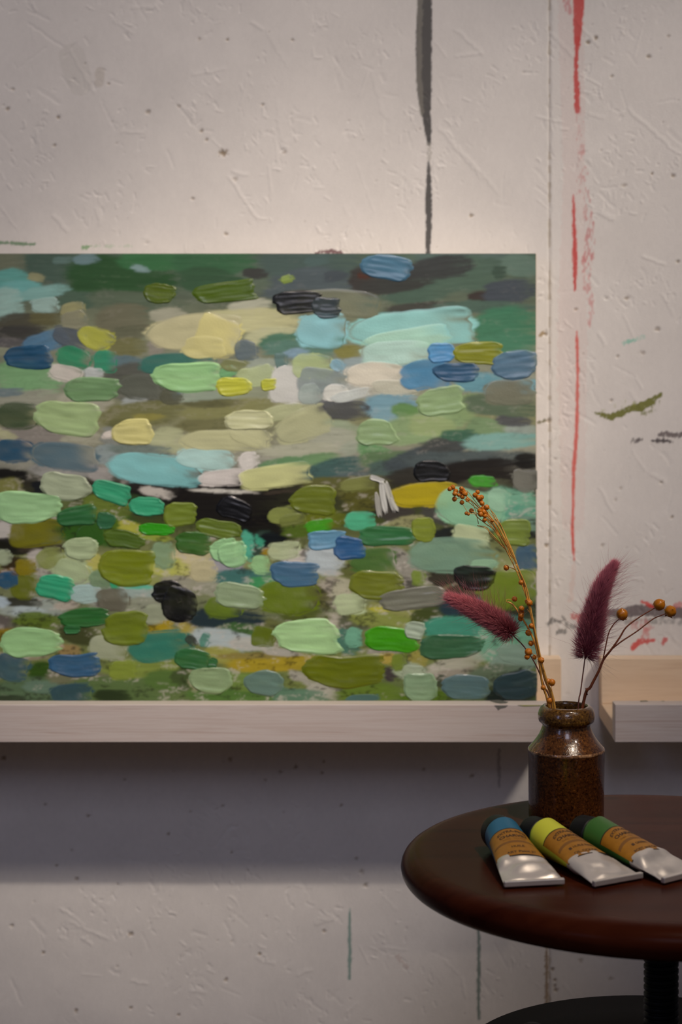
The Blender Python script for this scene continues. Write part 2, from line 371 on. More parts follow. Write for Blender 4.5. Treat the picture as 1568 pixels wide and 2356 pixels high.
# ------------------------------------------------------------------ the painting
# each brush stroke: kind, start x, y, end x, y, width, colour (as seen); kinds: s soft blended paint, b thin crisp, t thick impasto
STROKES = '''
s -20 600 60 600 60 6a6a58
s 60 600 180 625 80 46554b
s 150 640 420 655 130 2d4a2c
s 270 598 430 600 50 3a6440
s 165 598 225 592 26 687b7e
s 300 612 345 622 18 7a8c8c
s 120 600 170 595 20 5a6c66
s -20 645 70 645 60 5f958d
s -20 670 100 665 50 6a9c98
s 40 680 160 662 34 7a9c96
s 60 632 105 642 22 8a8465
s -20 710 55 695 85 90a8a0
s 130 690 225 690 46 4a5a4c
s 200 690 420 705 60 565e4e
s 390 600 600 600 70 385a3e
s 400 640 560 650 60 374f39
s 590 600 840 605 90 485450
s 600 665 830 645 80 4e5458
s 555 625 615 632 26 3c3a38
s 700 600 760 596 30 4c5a58
s 740 640 800 630 30 43474c
s 640 690 780 690 50 50504a
s 800 640 880 655 70 3c3634
s 940 600 1235 606 60 525f5a
s 860 670 1060 655 80 47574c
s 990 640 1170 615 80 4b5a4e
s 820 668 1000 640 44 3a3836
s 930 625 1090 605 56 3a3939
s 820 632 850 636 16 4c3028
s 1150 600 1240 618 56 5e6e63
s 1130 625 1165 625 34 3d4a40
s 1070 690 1160 690 50 3a302e
s 1105 675 1240 660 56 42454c
s 880 715 1090 700 30 3f3c38
s 990 706 1240 705 30 4a5a50
s -20 745 120 740 50 4a453a
s -20 770 110 768 46 3c3936
s -20 785 60 790 26 575252
s 60 730 150 735 34 5c563c
s 210 745 345 738 90 676250
s 250 770 340 760 40 5e5c4a
s 250 805 335 795 50 6b6644
s 240 828 330 832 30 5a6a70
s 335 800 380 790 44 857c72
s 230 862 400 862 60 52504a
s 340 725 430 722 36 9b9482
s 520 715 620 700 40 a8a290
s 440 740 700 735 60 b5ac84
s 560 780 700 765 44 b3ad8a
s 590 790 700 780 40 466a58
s 600 805 780 805 50 587468
s 640 820 720 812 30 7d90a0
s 500 790 545 800 40 a9a9a0
s 560 830 700 836 34 6e6e58
s 765 812 830 806 30 7a7340
s 670 770 800 790 40 4c7060
s 805 690 870 705 40 4a5a50
s 1080 760 1245 745 110 3f6c53
s 1080 800 1245 790 60 467058
s 1040 880 1180 880 50 5d8490
s 1180 890 1245 885 34 6f98a4
s 480 900 640 900 60 8a8a74
s 560 840 700 860 50 93968a
s 700 920 800 905 50 8f8c88
s 780 845 860 830 40 8c9496
s 790 880 950 905 70 a49c90
s -20 870 150 870 90 75986c
s -20 920 150 915 46 8f8a7c
s -20 905 60 900 20 6a7476
s 130 920 260 930 50 9c9484
s 250 900 420 905 60 57564c
s 275 925 345 925 30 9a9a98
s 390 905 440 900 40 6c8490
s 400 915 560 915 30 8a9080
s 225 960 430 945 60 6b6743
s 240 978 330 978 30 5f5c3a
s 300 958 380 960 18 887e44
s 400 950 660 925 46 7e7950
s 400 980 540 975 34 6c6746
s 420 930 560 925 20 5e5a3e
s -20 1000 230 1004 54 7d736d
s -20 990 40 1008 24 a09a78
s 140 1010 240 1010 34 97907e
s 230 1000 280 1012 50 7c7a74
s 215 1050 290 1040 50 848a8a
s 340 1012 430 1010 60 a8a582
s 240 1030 400 1040 30 6b726c
s 60 1080 240 1085 34 8a8480
s 200 1080 260 1100 40 948a86
s 270 1110 420 1130 30 857a74
s 730 985 830 990 50 8a9078
s 700 1000 840 1020 60 9a9686
s 590 1042 790 1028 34 a09b88
s 590 1072 770 1050 26 5d7c56
s 690 1062 790 1050 30 67805a
s 780 1040 830 1020 34 8f9080
s 690 1095 840 1066 50 3e5654
s 700 1120 860 1090 30 50585a
s 620 945 720 935 36 9d9878
s 740 900 830 890 30 a8a49e
s 830 935 960 925 60 6c8a98
s 850 960 930 950 44 748e98
s 900 940 990 960 40 5c7a48
s 960 960 1120 930 70 78885f
s 850 1000 1080 970 70 7d8d66
s 930 975 1050 985 50 8a9468
s 1060 925 1240 945 50 515c4a
s 1070 980 1180 990 50 6c7e5c
s 1150 985 1245 990 26 8b9088
s 1135 966 1225 972 26 4c4a4c
s 820 1030 900 1055 50 5c8054
s 820 1060 960 1050 40 56684a
s 840 1080 960 1070 40 46544f
s 870 1075 1080 1020 50 3f4448
s 960 1035 1100 1005 44 40403f
s 1010 1000 1100 1000 28 3c5a48
s 930 1060 1245 1052 44 474d4e
s 1060 1020 1245 1010 44 74958e
s 880 1100 1060 1085 44 2e2a25
s 990 1090 1245 1078 60 1c1715
s 1180 1060 1245 1060 40 1a1816
s -20 1085 70 1095 28 0c0a0a
s -20 1120 60 1115 44 726e3e
s 70 1120 110 1120 30 14161a
s 20 1170 200 1165 60 5a6038
s 280 1120 440 1145 56 14110f
s 270 1150 380 1180 50 2c3a20
s 380 1160 700 1160 110 141010
s 540 1215 700 1215 70 0e0c0c
s 620 1190 720 1200 40 4c4c28
s 320 1125 400 1140 24 b3a69e
s 430 1126 600 1132 10 c0b5ac
s 600 1135 690 1128 8 3a3028
s 680 1120 900 1115 50 57542c
s 780 1150 900 1150 60 504c20
s 690 1190 800 1195 50 5c6018
s 640 1225 760 1215 34 4a5a1c
s 860 1160 960 1190 60 3a3430
s 880 1210 990 1195 34 8a845e
s 970 1160 1040 1200 50 3f3c38
s 1040 1120 1180 1115 34 4c4a3a
s 1110 1150 1245 1170 90 6d9880
s 1110 1172 1245 1178 30 548872
s 1160 1205 1245 1215 50 6a8070
s 1180 1225 1245 1232 20 201c1a
s 990 1225 1100 1240 40 1a1c1e
s 120 1210 330 1220 90 2c5016
s 180 1160 300 1180 60 5f6a2a
s 220 1210 300 1210 50 4a6018
s 270 1205 330 1220 30 a09a40
s 300 1230 400 1240 16 8a903a
s -20 1215 60 1225 56 aea39e
s -20 1248 70 1262 40 0a0808
s 40 1265 180 1265 30 3a3026
s 60 1280 110 1285 40 a89c96
s 0 1300 60 1300 50 2c1f10
s -20 1320 50 1312 20 6a5030
s 80 1310 140 1320 40 9c9288
s 100 1290 240 1310 60 9aa078
s 200 1280 250 1320 50 aba155
s 200 1320 400 1330 40 8a8a50
s 390 1290 500 1290 90 b6a682
s 340 1300 440 1310 44 a8a452
s 480 1290 560 1310 46 8f8890
s 450 1330 520 1360 60 8f8a78
s 370 1330 470 1345 30 908878
s 480 1330 640 1325 44 3a6460
s 560 1340 680 1340 34 3d804f
s 550 1260 640 1245 60 2c3c34
s 590 1240 660 1250 40 0c1014
s 560 1220 580 1270 24 4c9a80
s 588 1230 602 1262 18 3c8a70
s 600 1268 640 1268 20 8c7018
s 640 1280 720 1285 50 b8aaa4
s 700 1270 800 1300 80 a9a8a8
s 780 1320 860 1310 60 5a5a30
s 740 1330 800 1400 60 9e9184
s 760 1350 810 1360 60 a39a84
s 700 1340 760 1400 40 54502c
s 720 1420 800 1440 50 9b9080
s 640 1410 760 1420 40 4a5020
s 890 1260 980 1340 50 8e857c
s 930 1290 950 1350 40 857c72
s 900 1330 990 1380 40 4c4640
s 830 1400 1000 1430 60 84824a
s 850 1402 900 1402 14 a8a030
s 960 1400 1060 1415 50 3e4424
s 980 1330 1080 1300 70 2f2922
s 1000 1380 1100 1350 44 3c3628
s 1150 1310 1245 1318 34 9a9468
s 1050 1310 1110 1310 14 5a4a4c
s 1000 1395 1100 1390 56 22323c
s 1090 1380 1150 1402 30 3d4f70
s 1140 1392 1245 1402 56 20281c
s 150 1350 300 1385 60 8c8a80
s 270 1350 360 1375 50 949e98
s 280 1345 350 1350 14 58a890
s -20 1400 160 1395 50 93968f
s 0 1385 100 1385 26 2c2a20
s -20 1380 20 1390 30 a0a8b0
s 20 1405 120 1412 26 a5abac
s 120 1395 180 1390 20 a39488
s 220 1390 300 1395 30 4c403c
s -20 1430 40 1440 40 5a504c
s 30 1425 150 1430 40 55641f
s -20 1460 50 1456 30 7a6418
s 130 1450 230 1470 50 3a3c20
s 120 1490 190 1500 30 8a7048
s 280 1400 400 1400 60 868472
s 340 1450 400 1435 30 9a8018
s 400 1430 440 1430 30 8a8074
s 410 1440 450 1450 30 9a8840
s 430 1420 610 1430 50 1c2a32
s 500 1450 600 1455 44 3e5a30
s 430 1460 600 1485 50 a2a7a8
s 520 1475 640 1485 36 a59f98
s 600 1440 660 1470 60 5c5c34
s -20 1510 120 1505 26 8a7c68
s 60 1545 130 1540 50 2a4410
s -20 1590 150 1590 70 506248
s 50 1575 160 1585 34 5d705f
s -20 1605 60 1608 16 303828
s 110 1555 260 1560 40 68654e
s 130 1585 430 1590 70 53643a
s 230 1540 420 1530 50 76803a
s 330 1560 450 1570 50 4e6430
s 210 1600 310 1605 34 26301a
s 400 1540 440 1580 50 3e4a28
s 420 1600 660 1600 44 4c6830
s 520 1560 600 1570 60 66783a
s 430 1560 460 1590 20 8a8468
s 470 1500 560 1510 40 8f8844
s 505 1530 760 1522 44 9a8222
s 480 1510 700 1505 16 80703c
s 600 1500 700 1500 20 9c938a
s 650 1560 780 1580 60 6a703c
s 660 1545 720 1570 26 988f84
s 700 1580 790 1592 44 a0988c
s 620 1600 760 1608 44 55705c
s 770 1590 950 1592 50 5c6e26
s 770 1450 830 1490 70 43685a
s 770 1430 870 1430 40 50503c
s 840 1500 920 1500 30 8c8278
s 870 1510 920 1520 30 a48c40
s 800 1420 960 1440 40 7c8040
s 940 1500 980 1530 40 8c8040
s 885 1545 912 1555 40 3e3436
s 900 1540 980 1545 44 979c84
s 940 1420 1000 1430 50 3e4420
s 970 1445 1130 1440 60 3f806a
s 1080 1430 1245 1450 60 3e7266
s 1060 1480 1245 1480 90 6a967c
s 970 1545 1120 1508 40 a09888
s 990 1560 1100 1540 24 8a7e72
s 1120 1530 1245 1515 50 78887a
s 1070 1560 1220 1545 56 5a6450
s 1110 1600 1245 1595 50 151d1d
s 1130 1580 1210 1540 24 12181a
s 1000 1560 1040 1580 30 3c4030
s 910 1600 1060 1604 30 4a6018
b 72 702 134 702 32 93a8a0
b 138 716 196 712 36 8f8760
b 140 738 200 734 40 807a64
b 52 802 150 770 44 50708a
b 120 762 200 795 44 4f5359
b 180 768 262 790 46 a29e3e
b 130 812 208 835 46 2c7a55
b 214 832 266 832 46 2f7e5f
b 112 852 190 866 36 c2b4ab
b 194 858 238 860 24 b2b0ae
b 268 888 372 890 54 55554a
b 368 914 424 912 36 52503f
b 320 838 500 836 44 2f6459
b 338 768 560 760 74 b6aa84
b 450 762 552 786 86 c6b77a
b 420 800 520 800 50 c2b47c
b 538 808 592 806 42 5d666a
b 680 696 880 702 60 706e58
b 680 760 797 760 72 86b2b8
b 800 762 1092 745 74 86b3af
b 830 796 1040 768 50 9cbba8
b 825 818 1000 806 50 a5bcb2
b 645 645 672 638 18 7c8a3c
b 632 835 660 830 40 5a706c
b 503 862 545 850 24 6c9c6a
b 508 838 570 846 26 77774c
b 545 872 628 858 44 a8ad82
b 620 880 722 890 80 c1b9b4
b 672 846 764 840 52 a3ab7a
b 684 872 800 880 56 7f8584
b 684 908 736 904 48 969c96
b 730 940 850 944 42 454345
b 742 905 800 905 38 cac2ba
b 760 920 850 900 24 b4b2ae
b 790 862 935 862 54 c8baaa
b 850 890 960 892 30 b0a898
b 916 864 1040 862 64 467596
b 1110 903 1236 902 54 6a6656
b 760 832 790 850 26 7a98a6
b -10 956 92 956 54 3f4a30
b 236 1002 264 996 14 c8b8ae
b 70 1045 226 1056 58 4e6069
b 245 1068 460 1092 66 7cb0b1
b 405 1050 540 1062 44 a5bfba
b 414 1014 600 1012 48 b3ac84
b 530 985 622 1018 46 b4ad86
b 600 958 698 940 34 a6a47e
b 632 1000 760 960 66 a9a480
b 551 1066 594 1056 40 cabeb8
b 455 1104 565 1096 36 c8bab5
b 546 1108 716 1086 48 bdb881
b -10 1038 78 1036 50 1f445c
b 1178 1106 1240 1104 46 6d685f
b 1078 1104 1140 1110 24 3f8a28
b 898 1140 1060 1134 50 a69010
b 1002 1160 1160 1180 84 7fa787
b 1120 1150 1170 1150 50 86a48a
b 1042 1226 1125 1240 44 a9ad88
b 780 1120 860 1108 30 70703c
b 617 1188 690 1178 34 7a7e40
b 640 1200 700 1190 26 6c7038
b 795 1198 864 1196 38 4aa07a
b 704 1214 765 1204 26 3c8816
b 20 1230 140 1220 56 6a640c
b 175 1235 238 1225 50 2c5214
b -10 1286 26 1278 34 969b80
b 84 1292 145 1276 44 7e8248
b 124 1308 208 1326 50 9da680
b 34 1306 84 1304 36 7c6c0c
b 22 1352 86 1348 54 5c6010
b -10 1336 44 1332 38 1f4866
b 160 1368 232 1364 36 9cb0ac
b 252 1344 276 1342 20 2c9468
b 205 1333 256 1333 38 6e8262
b 220 1380 297 1380 50 615b4c
b 348 1276 404 1276 58 7a8d6c
b 440 1312 498 1314 46 b3a582
b 577 1300 622 1298 40 8cb07c
b 590 1372 738 1378 70 5e6c10
b 470 1396 560 1398 44 5a6a18
b 552 1256 580 1290 20 4c9a80
b 616 1268 690 1264 38 a5a985
b 706 1282 790 1292 44 a8abae
b 805 1292 912 1292 54 42602a
b 768 1392 842 1388 46 a8ae88
b 935 1278 1145 1278 72 6d8672
b 1080 1302 1144 1298 24 85a182
b 946 1330 976 1328 32 6c7a2c
b 1100 1366 1238 1344 84 66741c
b 1186 1282 1238 1282 54 3c5468
b 206 1486 294 1494 50 98987f
b -10 1526 66 1544 54 38505a
b 112 1598 214 1588 40 2c454e
b 250 1542 312 1540 42 7a8430
b 330 1414 382 1412 46 8e8f77
b 292 1498 442 1474 62 2c6c5c
b 430 1462 450 1484 22 35382e
b 460 1470 480 1474 32 4a7868
b 578 1460 632 1468 44 57620e
b 793 1465 832 1468 42 6a9a80
b 900 1525 934 1520 38 677428
b 795 1610 875 1604 18 45605e
b 985 1446 1100 1440 44 40826c
b 925 1540 975 1548 28 9aa088
b 1140 1500 1238 1510 44 7b8c7c
t 328 672 404 678 42 4f5c10
t 441 683 594 663 44 485a10
t 630 702 742 692 50 161616
t 716 707 785 708 46 30373c
t 10 822 124 822 52 1d4562
t 831 604 946 626 54 45677e
t 345 868 506 868 64 92b87e
t 148 894 272 896 54 68865a
t 500 892 582 888 42 b4af38
t 600 886 636 884 26 b0ac38
t 985 814 1046 812 44 4d80ac
t 1038 812 1156 814 48 76751c
t 993 856 1107 858 44 2d4a66
t 1133 848 1236 832 66 4c6479
t 78 952 236 968 74 96a674
t 954 930 1069 920 60 82946a
t 819 996 916 1000 56 84966c
t 254 995 352 995 54 c8ba7a
t 519 966 625 968 42 b9b38c
t 953 1086 1034 1084 50 121212
t 94 1112 208 1124 60 9b9f84
t 214 1118 298 1144 44 36916a
t 298 1165 380 1166 40 37946c
t -10 1166 148 1170 66 93b583
t 130 1196 220 1180 42 2a5c32
t 222 1198 267 1196 36 2c5c3c
t 320 1214 404 1222 26 2c8c0e
t 375 1182 454 1184 54 6a7626
t 498 1160 580 1184 46 0c0c0e
t 665 1152 774 1156 62 62691c
t 850 1096 884 1108 11 b0a8a4
t 876 1104 888 1186 13 b8b0ab
t 886 1106 908 1180 12 aaa29c
t 864 1130 874 1192 12 9c948c
t 896 1145 916 1178 9 b0a8a0
t 238 1234 332 1246 38 4a5e1c
t 146 1262 226 1260 48 a1aa84
t 225 1300 355 1306 76 6b7310
t 86 1340 167 1362 52 2d9069
t 404 1244 486 1254 50 33591f
t 452 1208 555 1228 40 5c6a22
t 482 1266 545 1264 50 8fb583
t 500 1284 570 1266 56 8fb583
t 706 1244 798 1236 40 5e86a2
t 768 1260 840 1262 50 27507c
t 826 1232 958 1232 44 2e6238
t 946 1216 1000 1216 52 727a28
t 1138 1226 1220 1226 60 6d7832
t 620 1318 736 1320 54 3e5e7a
t 490 1362 612 1378 52 869272
t 806 1342 934 1346 62 65691a
t 350 1362 430 1366 48 050505
t 370 1382 456 1402 74 050505
t 870 1388 1028 1366 46 6d695d
t 1042 1326 1142 1330 54 101010
t 134 1424 258 1418 42 265c28
t 146 1448 186 1450 18 2c6434
t 0 1482 148 1476 64 8db07a
t 110 1532 232 1528 50 2d5172
t 236 1448 344 1446 74 646e14
t 400 1510 490 1526 44 2d5e32
t 478 1524 500 1528 24 2d5e32
t 432 1564 534 1568 56 84946d
t 560 1568 656 1576 56 5d7269
t 630 1465 782 1464 72 9cba83
t 838 1470 962 1474 54 3a8808
t 700 1544 886 1542 68 5c6206
t 930 1444 976 1454 38 99a18e
t 966 1490 1116 1484 52 32593b
t 924 1580 1009 1580 66 7c9071
t 1016 1576 1128 1584 52 506669
t 1136 1588 1245 1568 62 26373b
'''
TDIR = Vector((0, 0.034, 0.3817)).normalized()
TN = Vector((0, -0.3817, 0.034)).normalized()
def paint_pt(px, py):
    a = (HY - py) / F
    k = (1.691 * a + 0.3314) / (0.3817 - 0.034 * a)
    D = 1.691 + 0.034 * k
    return np.stack([(px - CX) / F * D, D, CAMZ + a * D], -1)
PX0, PX1, PY0, PY1 = -470.0, 1234.0, 583.5, 1634.0
# rasters of colour and height on a 2 px grid over the picture
GS = 2.0
gx = np.arange(-120, 1262, GS); gy = np.arange(570, 1646, GS)
GX, GY = np.meshgrid(gx, gy)
CC = np.zeros(GX.shape + (3,)); HH = np.zeros(GX.shape)
bands = [(560, '4e5c50'), (680, '565c4e'), (760, '75745e'), (880, '807e70'), (960, '7a7656'), (1060, '8a8478'), (1110, '2c2820'), (1200, '3c4020'), (1290, '7a7a50'), (1400, '6a6c50'), (1500, '6c7040'), (1650, '4c5c38')]
for c in range(3):
    CC[..., c] = np.interp(GY[:, 0], [b[0] for b in bands], [alb(b[1])[c] for b in bands])[:, None]
CC *= (1 + (fbm(GX / 60, GY / 9, 51) - .5) * .5)[..., None]

def shape_uv(x, y, st, seed):
    kind, x0, y0, x1, y1, w, c = st
    L = math.hypot(x1 - x0, y1 - y0); dx, dy = (x1 - x0) / L, (y1 - y0) / L
    u = ((x - (x0 + x1) / 2) * dx + (y - (y0 + y1) / 2) * dy) / (L / 2)
    v = (-(x - (x0 + x1) / 2) * dy + (y - (y0 + y1) / 2) * dx) / (w / 2)
    return u, v, L
def edge_wobble(u, v, seed, kind):
    a = np.arctan2(v, u)
    return (vnoise(a * 1.3 + 9, a * 0 + seed, 3) - .5) * .16 + (vnoise(a * 4 + 3, a * 0 + seed, 4) - .5) * .07

parsed = []
for ln in STROKES.strip().splitlines():
    p = ln.split(); q_ = [float(v_) for v_ in p[1:6]]; q_[4] *= 1.0 if p[0] == 's' else 1.08; parsed.append((p[0], *q_, p[6]))
strokes_me = []
scrubbed = False
for si, st in enumerate(parsed):
    kind, x0, y0, x1, y1, w, c = st
    if kind != 's' and not scrubbed:
        scrubbed = True
        # dry scrubbed patches between the dabs, where ground and dark underpaint break through
        zone = np.interp(GY, [560, 700, 1080, 1180, 1640], [0, .12, .3, 1, .9])
        cl = fbm(GX / 42, GY / 20, 91); fine = vnoise(GX / 5, GY / 4, 92) * .6 + vnoise(GX / 12, GY / 4, 93) * .4
        k1 = sstep(.56, .66, cl) * sstep(.50, .62, fine) * zone * .6 * (CC.mean(-1) > .06); CC = CC * (1 - k1[..., None]) + alb('b5a79e') * k1[..., None]
        k2 = sstep(.44, .34, cl) * sstep(.50, .62, fine) * zone * .65; CC = CC * (1 - k2[..., None]) + alb('1c1812') * k2[..., None]
    a = alb(c)
    R = max(abs(x1 - x0), abs(y1 - y0), w) * .75 + 8; mx, my = (x0 + x1) / 2, (y0 + y1) / 2
    i0, i1 = np.searchsorted(gy, [my - R, my + R]); j0, j1 = np.searchsorted(gx, [mx - R, mx + R])
    b = (slice(i0, i1), slice(j0, j1)); xx, yy = GX[b], GY[b]
    u, v, L = shape_uv(xx, yy, st, si)
    pw = 2.5 if kind == 's' else 3.0
    r = (np.abs(u) ** pw + np.abs(v) ** pw) ** (1 / pw)
    strk = vnoise(v * w / 7 + si, u * L / 150, si) * .6 + vnoise(v * w / 3 + si, u * L / 60, si + 1) * .4
    if kind == 's':
        r = r + edge_wobble(u, v, si, kind) * 1.1 + (strk - .5) * .25 * np.clip(u + .4, 0, 1)
        k = sstep(1.06, .80, r) * .96
        if k.size: k = k * (1 - .45 * sstep(.1, 1.0, u) * (strk > .45) * 1.0)
        CC[b] = CC[b] * (1 - k[..., None]) + a * (1 + (strk - .5) * .22)[..., None] * k[..., None]
        HH[b] += (strk - .5) * .00005 * k
        continue
    r = r + edge_wobble(u, v, si, kind)
    k = sstep(1.03, .95, r)
    CU = CC.copy()
    if kind == 'b': CC[b] = CC[b] * (1 - k[..., None]) + a * (1 + (strk - .5) * .2)[..., None] * k[..., None]
    # the stroke's own mesh: rows along the pull of the brush
    n, m = (34, 23) if kind == 't' else (24, 13)
    q1, q2, q3, q4, q5 = [float(hsh(np.array(si), np.array(k_), 99)) for k_ in range(5)]
    vr = np.sin(np.linspace(-math.pi / 2, math.pi / 2, m)) * .995; t = np.sin(np.linspace(-math.pi / 2, math.pi / 2, n))
    Vv, T = np.meshgrid(vr, t, indexing='ij')
    ps, pt_ = 2.1 + .9 * q1, 2.5 + 6 * q2 * q2
    e0 = (1 - np.abs(Vv) ** ps) ** (1 / ps); e1 = (1 - np.abs(Vv) ** pt_) ** (1 / pt_)
    tailn = (vnoise(Vv * 3.2 + si, Vv * 0, 8) - .5) + .6 * (vnoise(Vv * w / 5 + si, Vv * 0, 18) - .5)
    U = np.where(T > 0, T * e1 * (1 + tailn * .17 - .04), T * e0 * (1 + tailn * .08)) + (q3 - .5) * .22 * Vv * min(1, w / L) * np.abs(T)
    ang = edge_wobble(U, Vv, si, kind) * 1.0
    taper = 1 + (q4 - .55) * .34 * U
    U2 = U * (1 - ang); V2 = Vv * (1 - ang) * taper + (q5 - .5) * .30 * (U ** 2 - .4) + .12 * (vnoise(U * 1.4 + si, Vv * 0 + 3, 5) - .5)
    dx, dy = (x1 - x0) / L, (y1 - y0) / L
    PX = mx + U2 * L / 2 * dx - V2 * w / 2 * dy; PYc = my + U2 * L / 2 * dy + V2 * w / 2 * dx
    rim = np.minimum(1 - np.abs(T), 1 - np.abs(Vv))
    prof = sstep(0, .12, rim)
    gi = np.clip(((PYc - gy[0]) / GS), 0, len(gy) - 1.01).astype(int); gj = np.clip((PX - gx[0]) / GS, 0, len(gx) - 1.01).astype(int)
    under = CU[gi, gj]
    stk = vnoise(Vv * w / 7 + si, U * L / 150, si) * .5 + vnoise(Vv * w / 3 + si, U * L / 60, si + 1) * .5
    if kind == 't':
        ridge = vnoise(Vv * w / 9 + si * 3.1, U * L / 160, si) * .4 + vnoise(Vv * w / 5.0 + si, U * L / 70, si + 2) * .6
        hgt = prof * (.00015 + .0009 * ridge + .00035 * sstep(.30, .10, rim) * vnoise(U * 3, Vv * 3, si + 7)) - .00005
        mixu = sstep(.55, 1.0, T) * sstep(.45, .62, stk) * .5 + .10 * vnoise(U * 2 + si, Vv * 3, 31)
        cv = .50
    else:
        ridge = vnoise(Vv * w / 6 + si * 3.1, U * L / 200, si)
        hgt = prof * (.00006 + .00014 * ridge)
        mixu = np.clip(sstep(.09, .0, rim) * .6 + sstep(.2, 1.0, T) * sstep(.40, .62, stk) * .75 + .16 * vnoise(U * 2 + si, Vv * 3, 31), 0, 1)
        cv = .36
    base = HH[gi, gj]
    base = base * .6 + base.mean() * .4 if kind == 't' else base
    hh = base + hgt + .00004
    PXc = np.clip(PX, PX0, PX1 + 1); PYc = np.clip(PYc, PY0 - .5, 1632)
    pts = paint_pt(PXc, PYc) + hh[..., None] * np.array(TN)
    cc = a * (1 + (stk - .5) * cv)[..., None]
    cc = np.clip(cc * (1 - mixu[..., None]) + under * mixu[..., None], .001, .9)
    me = np_mesh('brush_stroke', pts.reshape(-1, 3), grid_faces(m, n), cc.reshape(-1, 3))
    strokes_me.append((kind, me))
    kk = sstep(1.05, .8, r)
    HH[b] = np.maximum(HH[b], HH[b] * (1 - kk) + kk * (float(base.mean()) + (.0007 if kind == 't' else .00026)))

# drag the wet paint sideways a little
wx = (fbm(GX / 26, GY / 5, 81) - .5) * 22; wy = (fbm(GX / 30, GY / 16, 82) - .5) * 8
gi = np.clip((GY + wy - gy[0]) / GS, 0, len(gy) - 1).astype(int); gj = np.clip((GX + wx - gx[0]) / GS, 0, len(gx) - 1).astype(int)
CC = CC[gi, gj] * .75 + CC * .25
painting = empty('painting', tuple(paint_pt(np.float64(400.), np.float64(PY1))))
inv = Matrix.Translation(-painting.location)
def pchild(name, me, mat):
    me.transform(inv); return obj(name, me, mat, painting)
st_ = 2.3
xs = np.arange(PX0, PX1 + .1, st_); ys = np.arange(PY0, PY1 + .1, st_)
X, Y = np.meshgrid(xs, ys)
Xm = np.where(X < -40, -80 - X, X)
gi = np.clip((Y - gy[0]) / GS, 0, len(gy) - 2); gj = np.clip((Xm - gx[0]) / GS, 0, len(gx) - 2)
i = gi.astype(int); j = gj.astype(int); fi = (gi - i)[..., None]; fj = (gj - j)[..., None]
Cc = (CC[i, j] * (1 - fi) + CC[i + 1, j] * fi) * (1 - fj) + (CC[i, j + 1] * (1 - fi) + CC[i + 1, j + 1] * fi) * fj
Cc *= (1 + (fbm(X / 40, Y / 3.5, 61, 2) - .5) * .14)[..., None]
relief = (fbm(X / 40, Y / 3, 71, 2) - .5) * .00016
front = paint_pt(X, Y) + relief[..., None] * np.array(TN)
n, m = X.shape
pchild('paint_layer', np_mesh('paint_layer', front.reshape(-1, 3), grid_faces(n, m)[:, ::-1], np.clip(Cc, .002, .88).reshape(-1, 3)), M_CANVAS)
bx = []
for dpt in (0.0003, 0.018):
    for (px, py) in ((PX0, PY0), (PX1, PY0), (PX1, PY1), (PX0, PY1)):
        bx.append(paint_pt(np.float64(px), np.float64(py)) - np.array(TN) * dpt)
fcs = [(0, 1, 2, 3), (7, 6, 5, 4), (0, 4, 5, 1), (1, 5, 6, 2), (2, 6, 7, 3), (3, 7, 4, 0)]
cm = NT('raw_canvas').set(Base_Color=(0.55, 0.50, 0.42, 1), Roughness=0.8)
pchild('stretched_canvas', np_mesh('stretched_canvas', bx, fcs, smooth=False), cm.m)
for kind, me in strokes_me:
    pchild('brush_stroke', me, M_PAINT)
tag(painting, 'abstract oil painting of green, blue, black and cream dabs leaning on the pale wooden ledge', 'painting')
print('strokes', len(strokes_me))
# ------------------------------------------------------------------ picture ledges
def ledge(x0, x1, label):
    z_lt = CAMZ - 0.31535; z_lb = CAMZ - 0.3458; z_ft = CAMZ - 0.3314; z_bt = CAMZ - 0.293
    r = empty('picture_ledge', ((x0 + x1) / 2, DW, z_lb))
    o = Vector(((x0 + x1) / 2, DW, z_lb))
    def part(nm, lo, hi, mat, bev=0.0006):
        me = MB().box(Vector(lo) - o, Vector(hi) - o, bev).mesh(nm, False); return obj(nm, me, mat, r)
    part('back_board', (x0, DW - 0.018, z_ft + 0.0002), (x1, DW - 0.0012, z_bt), M_BOARD)
    part('bottom_board', (x0, 1.6618, z_lb + 0.0006), (x1, DW - 0.0012, z_ft), M_BOARD)
    part('front_lip', (x0, DF, z_lb), (x1, 1.6616, z_lt), M_LIP)
    tag(r, label, 'shelf', 'picture ledges fixed to the wall')
    return r, o
lg1, o1 = ledge(-0.95, 0.1866, 'long pale wooden picture ledge holding up the painting')
lg2, o2 = ledge(0.2205, 1.0, 'empty pale wooden picture ledge to the right of the vase')
# paint chips on the lips
def flake(parent, o, pts, D, z, colr, top=False):
    V = []
    for (px, t) in pts:
        if top: V.append(Vector(((px - CX) / F * D, D + t, z + .0001)) - o)
        else: V.append(Vector(((px - CX) / F * D, DF - .0002, CAMZ + (HY - t) / F * DF)) - o)
    mb = MB(); vs = [mb.bm.verts.new(v) for v in V]; mb.bm.faces.new(vs)
    r = bmesh.ops.extrude_face_region(mb.bm, geom=list(mb.bm.faces))
    for g in r['geom']:
        if isinstance(g, bmesh.types.BMVert): g.co += Vector((0, 0, .0002)) if top else Vector((0, -.0002, 0))
    m = NT('dried_paint_' + colr).set(Base_Color=(*alb(colr), 1), Roughness=0.6)
    return obj('dried_paint', mb.mesh('dried_paint', False), m.m, parent)
zt = CAMZ - 0.31535
flake(lg1, o1, [(1127, .013), (1150, .015), (1170, .007), (1164, .002), (1150, .0004), (1140, .004)], 1.648, zt, '5f5751', True)
flake(lg1, o1, [(1136, 1622.5), (1168, 1622.5), (1163, 1627), (1150, 1630), (1146, 1634), (1142, 1627)], DF, 0, '6a625b')
flake(lg1, o1, [(1190, 1622), (1240, 1621.8), (1252, 1623.5), (1205, 1625)], DF, 0, '9a9055')
